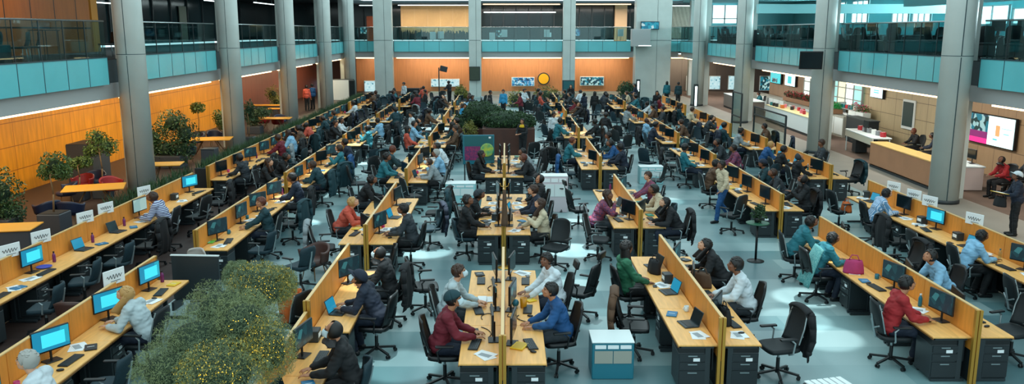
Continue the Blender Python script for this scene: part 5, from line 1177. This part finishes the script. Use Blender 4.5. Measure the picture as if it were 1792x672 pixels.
for (px, py, zc, r, rz_, m_, lb) in ((905, 178, 60, 22, 20, 2, 'olive shrub behind the hedges, left of the pale walkway'), (955, 172, 62, 26, 24, 2, 'wide olive shrub below the yellow clock'), (1097, 158, 66, 18, 16, 1, 'dark green round bush in front of the wide pier'), (806, 165, 62, 12, 16, 2, 'slim olive bush below the pale wide screen'), (765, 184, 58, 16, 12, 1, 'dark bush left of the lamp stand')):
    c, r3 = pb(px, py, zc, r, rz_); tree('shrub', lb, c.x, c.y, [((0, 0, c.z), r3), ((r3[0] * .5, 0, c.z - .2), (r3[0] * .7,) * 3)], (0, 0, c.z - .3), 1800, .10, M_leafs[m_], (.9, .9, .45), 'shrub', .6, .4, .03)
# lamp stand with small flag-like head at the back
c, _ = pb(768, 118, 60, 10); t = thing('lamp_stand', 'tall thin pole with a small dark panel before the terracotta wall', 'stand', (c.x, c.y, 0)); MB().tube((0, 0, 0), (0, 0, c.z), .04, M_dark2, n=8).obj('pole', t); MB().rbox((.35, 0, c.z - .1), (.55, .06, .4), M_dark2, .02, 1, (0, .25, 0)).obj('panel', t); MB().lathe((0, 0, 0), [(.3, 0), (.3, .03), (.05, .06)], M_dark2, 16).obj('base', t)
# left lounge greenery
LT = [(10, 345, 22.3, [(0, 335, 42, 46), (14, 372, 30, 26)], 1, 'round bushy shrub at the left picture edge', (.7, .7, .5), 3200),
      (100, 410, 22.4, [(100, 288, 27, 24), (88, 300, 18, 14), (112, 300, 16, 14)], 0, 'small round-headed tree in a grey planter, lounge front', (.62, .62, .62), 1900),
      (183, 350, 27.4, [(172, 240, 18, 15), (190, 255, 20, 16), (165, 262, 16, 12)], 0, 'slender two-crowned tree by the yellow lounge table', (.5, .5, .45), 1700),
      (143, 345, 27.0, [(135, 285, 17, 12), (150, 282, 14, 11)], 0, 'low-branching small tree against the orange panels', (.45, .45, .4), 1000),
      (300, 298, 33.5, [(268, 240, 26, 26), (303, 215, 26, 26), (325, 235, 24, 30), (292, 262, 28, 30), (318, 262, 24, 24), (270, 262, 22, 22)], 1, 'large bushy tree clump just past the first left column', (1.1, .8, .5), 5200),
      (350, 250, 42.0, [(347, 188, 13, 10)], 0, 'lollipop-shaped little tree against the orange wall', (.5, .5, .4), 900),
      (386, 250, 42.0, [(384, 205, 11, 14), (390, 216, 10, 12)], 0, 'slim shrub beside the second left column', (.5, .5, .4), 900),
      (448, 232, 44.5, [(446, 208, 16, 18), (462, 196, 14, 10)], 1, 'dark shrub just right of the second left column', (.7, .7, .4), 1300),
      (482, 205, 56.0, [(478, 165, 14, 16), (484, 178, 12, 12)], 2, 'tall olive shrub before the red brown wall', (.7, .7, .4), 1200),
      (437, 234, 40.0, [(437, 195, 10, 22)], 1, 'narrow plant beside the second left column', (.5, .5, .4), 600)]
for (px, py, zc, bl, m_, lb, plt, n) in LT:
    X = (px - 885) * zc / FPX; D = (zc - 5.2 * math.sin(PITCH)) / math.cos(PITCH); bb = []
    for (bx, by, r, rz_) in bl:
        c, r3 = pb(bx, by, zc, r, rz_); bb.append(((c.x - X, c.y - D, max(c.z, plt[2] + .1)), r3))
    top = min(b[0][2] for b in bb) - .05
    tree('potted_tree', lb, X, D, bb, (0, 0, max(top, plt[2] + .05)), n, .05 if zc < 30 else .06, M_leafs[m_], plt, 'tree', .45, .42, .028, 0, .75)
# low planters with spiky grass along the far-left row
def grass_planter(y0, y1, lb):
    t = thing('grass_planter', lb, 'planter', (-10.05, (y0 + y1) / 2, 0)); L = y1 - y0; MB().rbox((0, 0, .48), (.4, L, .96), M_dark, .015, 1).obj('box', t)
    m = MB(); r_ = random.Random(int(y0))
    for _ in range(int(L * 90)):
        p = Vector((r_.uniform(-.17, .17), r_.uniform(-L / 2, L / 2), .95)); q = p + Vector((r_.gauss(0, .07), r_.gauss(0, .07), r_.uniform(.16, .36))); s = Vector((.008, .012, 0)); k_ = len(m.v); m.v += [tuple(p - s), tuple(p + s), tuple(q)]; m.f.append((k_, k_ + 1, k_ + 2)); m.m.append(m._mi(M_leafs[1]))
    g = m.obj('spiky_leaves', t); g['kind'] = 'stuff'
for (a, b, lb) in ((20.6, 26, 'dark planter of spiky leaves at the first left column foot'), (27, 35, 'dark planter of spiky leaves before the second left column'), (36, 46, 'dark planter of spiky leaves past the second left column'), (47, 58, 'dark planter of spiky leaves near the third left column')): grass_planter(a, b, lb)

# ------------------------------------------------------------------ left lounge furniture
m_ytop = mat('honey_tabletop', (226, 158, 50), .35)
def table(px, py, w_, d_, rz, lb, box=False):
    x, y = at(px, py, .74); t = thing('lounge_table', lb, 'table', (x, y, 0), R(rz)); MB().rbox((0, 0, .74), (w_, d_, .035), m_ytop, .015, 2).obj('tabletop', t)
    if box: MB().rbox((0, 0, .36), (w_ * .92, d_ * .92, .72), M_planter, .01, 1).obj('base', t)
    else:
        for a in (-1, 1):
            for b in (-1, 1): MB().path([(a * w_ * .12, b * d_ * .1, .72), (a * w_ * .36, b * d_ * .34, 0)], .018, M_trunk, 8).obj('leg', t, True)
    return t
table(165, 328, 1.7, 1.1, 20, 'honey wood lounge table nearest the first left column'); table(14, 398, 1.3, .9, 10, 'honey wood topped grey block table at left edge', True)
table(288, 287, 1.2, .9, 10, 'honey wood lounge table below the large bushy trees'); table(366, 243, 1.9, 1.2, 10, 'honey wood lounge table before the second left column'); table(478, 207, 1.9, 1.0, 5, 'pale yellow lounge table past the second left column')
table(470, 184, 2.2, .8, 0, 'long honey counter table far back in the lounge', True); table(482, 190, 1.2, .7, 0, 'orange low table before the third left column')
for (px, py, m_, rz, nm) in ((85, 395, m_navy, 60, 'navy tub chair nearest the small round tree'), (128, 395, m_navy, 0, 'navy tub chair in front of the yellow table'), (118, 360, m_navy, 120, 'navy tub chair behind the yellow table corner'), (147, 345, m_redsh, 170, 'red tub chair behind the yellow table'), (168, 338, m_navy, 190, 'navy tub chair farthest behind the yellow table'), (198, 350, m_redsh, 230, 'red tub chair close to the first left column'),
                             (345, 262, m_navy, 150, 'navy tub chair beside the second lounge table'), (395, 256, m_navy, 210, 'navy tub chair next to the second left column'), (330, 285, m_navy, 30, 'navy tub chair under the bushy trees'), (492, 224, m_navy, 210, 'navy tub chair past the third lounge table'), (462, 226, m_redsh, 30, 'red tub chair in front of the pale yellow table'), (487, 228, m_redsh, -20, 'second red tub chair in front of the pale yellow table')):
    x, y = at(px, py); x -= .5 if (px, py) == (395, 256) else 0; tub(x, y, R(rz), m_, nm)
x, y = at(190, 348); t = thing('tall_planter', 'tall dark grey box against the orange wall', 'box', (-14.9, 29.4, 0)); MB().rbox((0, 0, .75), (.9, 1.3, 1.5), M_planter, .02, 1).obj('body', t); MB().box((0, 0, 1.505), (.86, 1.26, .02), M_dark).obj('lid', t)
x, y = at(345, 322); t = thing('bin', 'grey rectangular bin beside the grass planters', 'bin', (-11.0, 30.6, 0)); MB().rbox((0, 0, .55), (.5, .5, 1.1), M_planter, .02, 1).obj('body', t); MB().rbox((0, 0, 1.11), (.52, .52, .03), M_dark2, .008, 1).obj('lid', t)

# ------------------------------------------------------------------ right hall furniture
def counter(x0, y0, x1, y1, z, dep, lb, m_top, m_front, name='counter', base=None):
    a = Vector((x0, y0, 0)); b = Vector((x1, y1, 0)); d = b - a; L = d.length; t = thing(name, lb, 'counter', (a + b) / 2, math.atan2(d.y, d.x))
    MB().rbox((0, 0, z - .02), (L, dep, .05), m_top, .01, 1).obj('worktop', t); MB().rbox((0, dep * .5 - .04, z / 2 + .06), (L - .04, .05, z - .14), m_front, .006, 1).obj('front_panel', t)
    MB().box((0, dep * .5 - .06, .04), (L - .1, .06, .08), base or M_dark).obj('plinth', t)
    for s in (-1, 1): MB().box((s * (L / 2 - .05), 0, z / 2), (.05, dep - .08, z - .06), m_front).obj('side_panel', t)
    return t
m_ct = mat('counter_wood', (226, 180, 104), .4, noise_=.08, nscale=2, stretch=(1, 6, 1)); m_cf = mat('counter_front', (172, 122, 88), .5, noise_=.06, nscale=1.5)
counter(14.95, 27.6, 15.1, 33.2, 1.0, .7, 'long low reception counter with honey top and brown front', m_ct, m_cf)
t = thing('reception_table', 'white long table with deep apron on slim legs behind the honey counter', 'table', (15.85, 36.0, 0), R(85)); MB().rbox((0, 0, .98), (3.6, .8, .05), M_white, .01, 1).obj('worktop', t); MB().rbox((0, .37, .82), (3.6, .04, .28), mat('cream_front', (206, 200, 180), .5), .01, 1).obj('apron', t); MB().rbox((.9, 0, .36), (.5, .5, .62), M_dark, .01, 1).obj('pedestal', t)
for a in (-1, 1):
    for b in (-1, 1): MB().box((a * 1.7, b * .34, .48), (.04, .04, .96), M_white).obj('leg', t)
counter(16.1, 41.8, 16.3, 50.5, 1.0, .9, 'long white and yellow counter between the right columns', mat('pale_yellow_top', (226, 214, 160), .4), M_white)
counter(16.0, 52.5, 16.2, 60.0, 1.0, .9, 'pale counter farthest along the right hall', M_white, M_greywall)
counter(16.0, 27.8, 16.2, 30.1, .85, .75, 'white curved desk with grey front under the large screen', M_white, mat('pink_white_front', (206, 190, 186), .5))
counter(17.2, 38.5, 17.3, 41.2, 1.25, .6, 'dark tall cabinet counter before the bright storefront', M_dark2, M_dark)
for (px, py, rz, top, hr, lb) in ((0, 0, 0, 'red', 'short', ''),):
    pass
RP = [(16.35, 26.7, 100, 'red', 'hood', 'person in red top and dark headscarf seated by the white desk'), (17.35, 27.2, 80, 'charcoal', 'short', 'person in dark jacket seated at the right picture edge'), (17.3, 34.6, 95, 'black', 'short', 'red-haired person seated behind the white counter'), (17.3, 33.0, 60, 'navy', 'short', 'person in navy seated behind honey counter near the column'),
      (17.4, 45.5, 90, 'black', 'short', 'person in black behind the white and yellow counter'), (17.2, 56, 90, 'teal', 'short', 'person in teal behind the farthest counter')]
for i, (x, y, rz, top, hr, lb) in enumerate(RP):
    person('typing' if i != 1 else 'resting', (x, y, 0), R(rz), top, hr, 'auburn' if i == 2 else 'black', 1, 'black', False, lb, far=i > 1); put(CHF['mesh'] if i > 1 else CH['black'], x, y, 0, R(rz), 'black chair under the ' + lb.split(' seated')[0].split(' behind')[0] + ' in the right hall')
# screens and goods on the right counters
for (x, y, z, nm) in ((15.9, 36.3, 1.03, 'on the white counter left part'), (16.2, 28.4, .88, 'on the curved white desk')): put(MON['dark'], x, y, z, R(180), 'dark monitor ' + nm)
put(LAP, 16.1, 29.4, .88, R(200), 'blue laptop on the curved white desk')
def flowers(x, y, z, w_, L, m_, n, lb, mbx, colour=None):
    t = thing('flower_planter', lb, 'planter', (x, y, z)); MB().rbox((0, 0, .12), (w_, L, .24), mbx, .01, 1).obj('box', t); r_ = random.Random(int(y * 7)); k_ = max(3, int(L / .35))
    bl = [((0, -L / 2 + (i + .5) * L / k_, .38), (w_ * .6, L / k_ * .75, .22)) for i in range(k_)]
    foliage(MB(), bl, n, .05, m_, r_, .5, .9).obj('leaves', t)
    if colour: foliage(MB(), [(tuple(Vector(c) + Vector((0, 0, .06))), r) for c, r in bl], n // 4, .045, colour, r_, .9, .3).obj('blossoms', t)
m_yel = mat('yellow_petals', (226, 190, 40), .6); m_redp = mat('red_petals', (170, 30, 50), .6); m_lg = mat('bright_leaves', (30, 150, 70), .6); m_pk = mat('pink_petals', (200, 90, 120), .6)
flowers(15.85, 31.9, .0, .5, 2.6, M_leafs[1], 2600, 'planting with yellow flowers behind the honey counter', M_dark, m_yel)
flowers(17.8, 50.0, 1.1, .5, 5.0, M_leafs[1], 1600, 'row of red flowering plants on the shelf below pale screens', mat('tan_box', (140, 104, 76), .6), m_redp)
flowers(17.5, 44.8, 1.1, .5, 2.6, m_lg, 1200, 'bright green plants in a tan box right of the red flowers', mat('tan_box', (140, 104, 76), .6))
flowers(17.9, 47.2, 1.6, .4, 1.6, m_lg, 700, 'small bright green bush on the higher shelf', M_white)
flowers(17.9, 41.8, 1.15, .4, 1.8, M_leafs[0], 500, 'pink flowers before the lit storefront, left part', M_white, m_pk)
for (x, y, L, z, nm) in ((17.6, 47.0, 9.4, 1.08, 'long pale shelf unit below the pale screens'), (18.0, 56, 7, 1.1, 'far shelf unit with goods on the right wall')):
    t = thing('shelf_unit', nm, 'shelf', (x, y, 0)); MB().rbox((0, 0, z / 2), (.55, L, z), M_beigep, .01, 1).obj('body', t)
    for i in range(int(L / 1.2)): MB().box((-.285, -L / 2 + .6 + i * 1.2, z * .5), (.02, 1.1, z * .8), M_white).obj('door', t)
r2 = random.Random(21); GC = [('white', (220, 225, 225)), ('red', (170, 40, 50)), ('black', (24, 28, 30)), ('teal', (40, 130, 136)), ('orange', (200, 110, 50)), ('grey', (120, 126, 130)), ('pink', (205, 110, 130))]
GP = {}; CNT = {}
def nth(k):
    CNT[k] = CNT.get(k, 0) + 1; return ORD[CNT[k] - 1]
for nm, c in GC: GP[nm] = single('gift_box', 'box', MB().rbox((0, 0, .1), (.16, .2, .2), mat('goods_' + nm, c, .5), .01, 1).box((0, 0, .2), (.17, .03, .012), M_paper), False)
# goods rack before the storefront
t = thing('display_rack', 'tall open rack crowded with small goods before the bright storefront', 'rack', (17.9, 44.0, 0))
for z in (.5, .95, 1.4): MB().box((0, 0, z), (.4, 4.4, .03), M_grey).obj('shelf', t)
for s in (-1, 0, 1): MB().box((0, s * 2.18, .85), (.4, .04, 1.7), M_grey).obj('upright', t)
for lv, z in enumerate((.52, .97, 1.42)):
    for i in range(14):
        nm = r2.choice(GC)[0]; put(GP[nm], 17.85, 41.95 + i * .31, z, r2.uniform(-.4, .4), '%s %s box from near end, %s shelf of the goods rack' % (nth((nm, lv)), nm, ['lowest', 'middle', 'top'][lv]), 'boxes on the goods rack')
for i in range(16):
    nm = r2.choice(GC)[0]; put(GP[nm], 16.2 + .25 * r2.uniform(-1, 1), 42.3 + i * .5, 1.01, r2.uniform(-.4, .4), '%s %s box from near end of the long yellow-topped counter' % (nth((nm, 'y')), nm), 'boxes on the long counter')
for i in range(6):
    nm = r2.choice(GC)[0]; put(GP[nm], 15.9 + i * .02, 34.6 + i * .5, 1.01, r2.uniform(-.4, .4), '%s %s box from near end of the white reception table' % (nth((nm, 'w')), nm), 'boxes on the reception table')
# dark framed glass screens at the edge of the far-right row
for (xa, ya, L, h, lb) in ((11.55, 36.2, 4.4, 1.95, 'large dark-framed clear glass screen beside the far-right row'), (11.45, 41.0, 1.6, 2.4, 'tall dark-framed glass screen by the third right column')):
    t = thing('glass_screen', lb, 'glass screen', (xa, ya, 0)); m = MB()
    for y in (-L / 2, L / 2): m.box((0, y, h / 2), (.07, .07, h), M_dark2)
    for z in (.08, h * .52 if L < 2 else h - .35, h): m.box((0, 0, z), (.06, L, .06), M_dark2)
    m.obj('frame', t); MB().box((0, 0, h / 2), (.012, L, h - .1), M_clear).obj('glass_pane', t)
# lit vertical strips
for (px, py, zc, hh, lb) in ((1218, 168, 60, 1.7, 'vertical white light strip in a dark frame by the fourth right column'), (1117, 152, 66, 1.2, 'small vertical light strip by the wide pier')):
    c, _ = pb(px, py, zc, 5); t = thing('light_totem', lb, 'light', (c.x, c.y, 0)); MB().rbox((0, 0, (c.z + hh / 2) / 2), (.32, .16, c.z + hh / 2), M_dark2, .02, 1).obj('casing', t); MB().box((0, -.085, c.z), (.14, .02, hh - .3), M_cool).obj('tube', t)
# framed board and white notice totem at the back left
for (px, py, zc, W, H, lb, m_) in ((725, 172, 60, 1.1, 1.5, 'tall dark-framed board standing in front of the back wall', M_scr['dark']), (600, 158, 66, 1.9, 1.8, 'white-paned framed board right of the left back columns', M_white), (500 + 117, 165, 64, .5, 2.2, 'narrow dark framed mirror beside the back columns', M_scr['dark']), (995, 155, 64, .95, 1.3, 'dark teal poster board right of the clock', mat('dark_teal_picture', (20, 90, 96), .4))):
    c, _ = pb(px, py, zc, 5); t = thing('framed_board', lb, 'board', (c.x, c.y, 0)); MB().rbox((0, 0, c.z), (W, .08, H), M_dark2, .02, 1).obj('frame', t); MB().box((0, -.045, c.z), (W - .14, .02, H - .14), m_).obj('board', t)
    for s in (-1, 1): MB().box((s * (W / 2 - .06), 0, (c.z - H / 2) / 2), (.06, .06, max(.1, c.z - H / 2)), M_dark2).obj('leg', t)
# octagonal honey table, centre right back
x, y = 9.0, 49.3; t = thing('lounge_table', 'round honey-coloured group table in the back right hall', 'table', (x, y, 0)); MB().lathe((0, 0, .72), [(.78, 0), (.8, .02), (.78, .05)], m_ytop, 8).obj('tabletop', t); MB().lathe((0, 0, 0), [(.4, 0), (.36, .04), (.12, .1), (.12, .72)], M_dark2, 16).obj('base', t)
x, y = -3.2, 39.95; t = thing('lounge_table', 'long pale bench table in front of the back bushes', 'table', (x, y, 0)); MB().rbox((0, 0, .74), (3.4, 1.0, .06), M_white, .02, 1).obj('tabletop', t); MB().rbox((0, 0, .36), (3.0, .7, .7), M_greywall, .02, 1).obj('base', t)
# ------------------------------------------------------------------ upstairs furniture
def plain_chair(x, y, rz, lb, z0=4.47):
    t = thing('side_chair', lb, 'chair', (x, y, z0), rz); MB().rbox((0, 0, .45), (.5, .48, .06), M_black, .02, 2).obj('seat', t, True); curved_back(.48, .46, .50, .92, -.22, .05, .03, M_mesh, 8, .06).obj('backrest', t, True)
    for a in (-1, 1):
        for b in (-1, 1): MB().tube((a * .22, b * .2, .44), (a * .24, b * .23, 0), .014, M_chrome, n=8).obj('leg', t, True)
for i, (y, x) in enumerate(((22.4, -14.3), (23.3, -14.2), (24.5, -14.1), (25.4, -14.3), (30.5, -14.4))): plain_chair(x, y, R(90 + 10 * i), 'black side chair on the left balcony, %s from the camera' % ORD[i])
t = thing('tablet_arm_table', 'thin-legged dark side table on the left balcony before orange wall', 'table', (-14.6, 26.8, 4.47)); MB().rbox((0, 0, .95), (.5, 1.0, .03), M_black, .01, 1).obj('tabletop', t)
for a in (-1, 1):
    for b in (-1, 1): MB().tube((a * .2, b * .45, .94), (a * .2, b * .45, 0), .014, M_black, n=6).obj('leg', t)
person('standing', (-13.9, 31.4, 4.47), R(-90), 'black', 'short', label='person in black standing behind the left balcony glass', far=True)
t = thing('wall_box', 'black speaker box at the left balcony edge, picture left', 'speaker', (-13.3, 21.7, 4.47)); MB().rbox((0, 0, .22), (.5, 1.2, .7), M_black, .02, 1).obj('body', t); MB().box((.255, 0, .25), (.01, 1.0, .5), M_dark).obj('grille', t)
r3 = random.Random(9)
def up_desk(x, y, L, lb, gr=None):
    t = thing('office_desk', lb, 'desk', (x, y, 4.47), 0, gr); MB().rbox((0, 0, .74), (.8, L, .04), M_dark2, .01, 1).obj('tabletop', t); MB().box((-.36, 0, .40), (.03, L - .1, .66), M_dark).obj('front_panel', t)
    for s in (-1, 1): MB().box((.05, s * (L / 2 - .06), .36), (.7, .05, .72), M_dark).obj('side_panel', t)
i = 0
for y in [20 + 1.9 * q for q in range(24)]:
    g_ = ORD[i]
    x = 16.9 + r3.uniform(-.3, .3); up_desk(x, y, 1.75, 'dark desk on the right balcony behind glass, %s one from camera' % g_, 'balcony desks')
    put(MON['dark'], x, y + r3.uniform(-.3, .3), 4.47 + .76, R(r3.choice([0, 180]) + r3.uniform(-25, 25)), 'dark monitor on the right balcony desks, %s one from camera' % ORD[i], 'monitors upstairs')
    if r3.random() < .7: put(CHF['mesh'], x + .9, y, 4.47, R(90 + r3.uniform(-40, 40)), 'mesh chair on the right balcony, %s one from camera' % ORD[i], 'upstairs chairs')
    if r3.random() < .8: put(CHF['mesh'], x - .95, y + .4, 4.47, R(-90 + r3.uniform(-60, 60)), 'chair beside the right balcony glass, %s one from camera' % ORD[i], 'glass-side chairs upstairs')
    i += 1
t = thing('umbrella_plant', 'slim dark leaf-shaped stand at the far right balcony corner', 'stand', (15.2, 66.5, 4.47)); MB().tube((0, 0, 0), (0, 0, 2.0), .03, M_dark2, n=8).obj('pole', t); MB().ball((.1, 0, 2.0), (.12, .06, .5), M_dark2, 12, 8, (0, R(18), 0)).obj('blade', t, True); t.name = 'leaf_stand'
t = thing('grey_tv_box', 'grey leaning panel at the right balcony corner', 'panel', (14.95, 49.9, 4.46)); MB().rbox((0, 0, .5), (.5, .06, 1.0), M_dark2, .02, 1, (R(6), 0, 0)).obj('panel', t); MB().box((0, -.05, .8), (.08, .02, .06), M_cool).obj('lamp', t); t.name = 'leaning_panel'

# ------------------------------------------------------------------ remove the patterns the copies were made from
dead = []
def coll(o):
    dead.append(o)
    for c in KIDS.get(o.name, ()): coll(c)
for r in PROTOS: coll(r)
for o in dead:
    try: bpy.data.objects.remove(o, do_unlink=True)
    except ReferenceError: pass
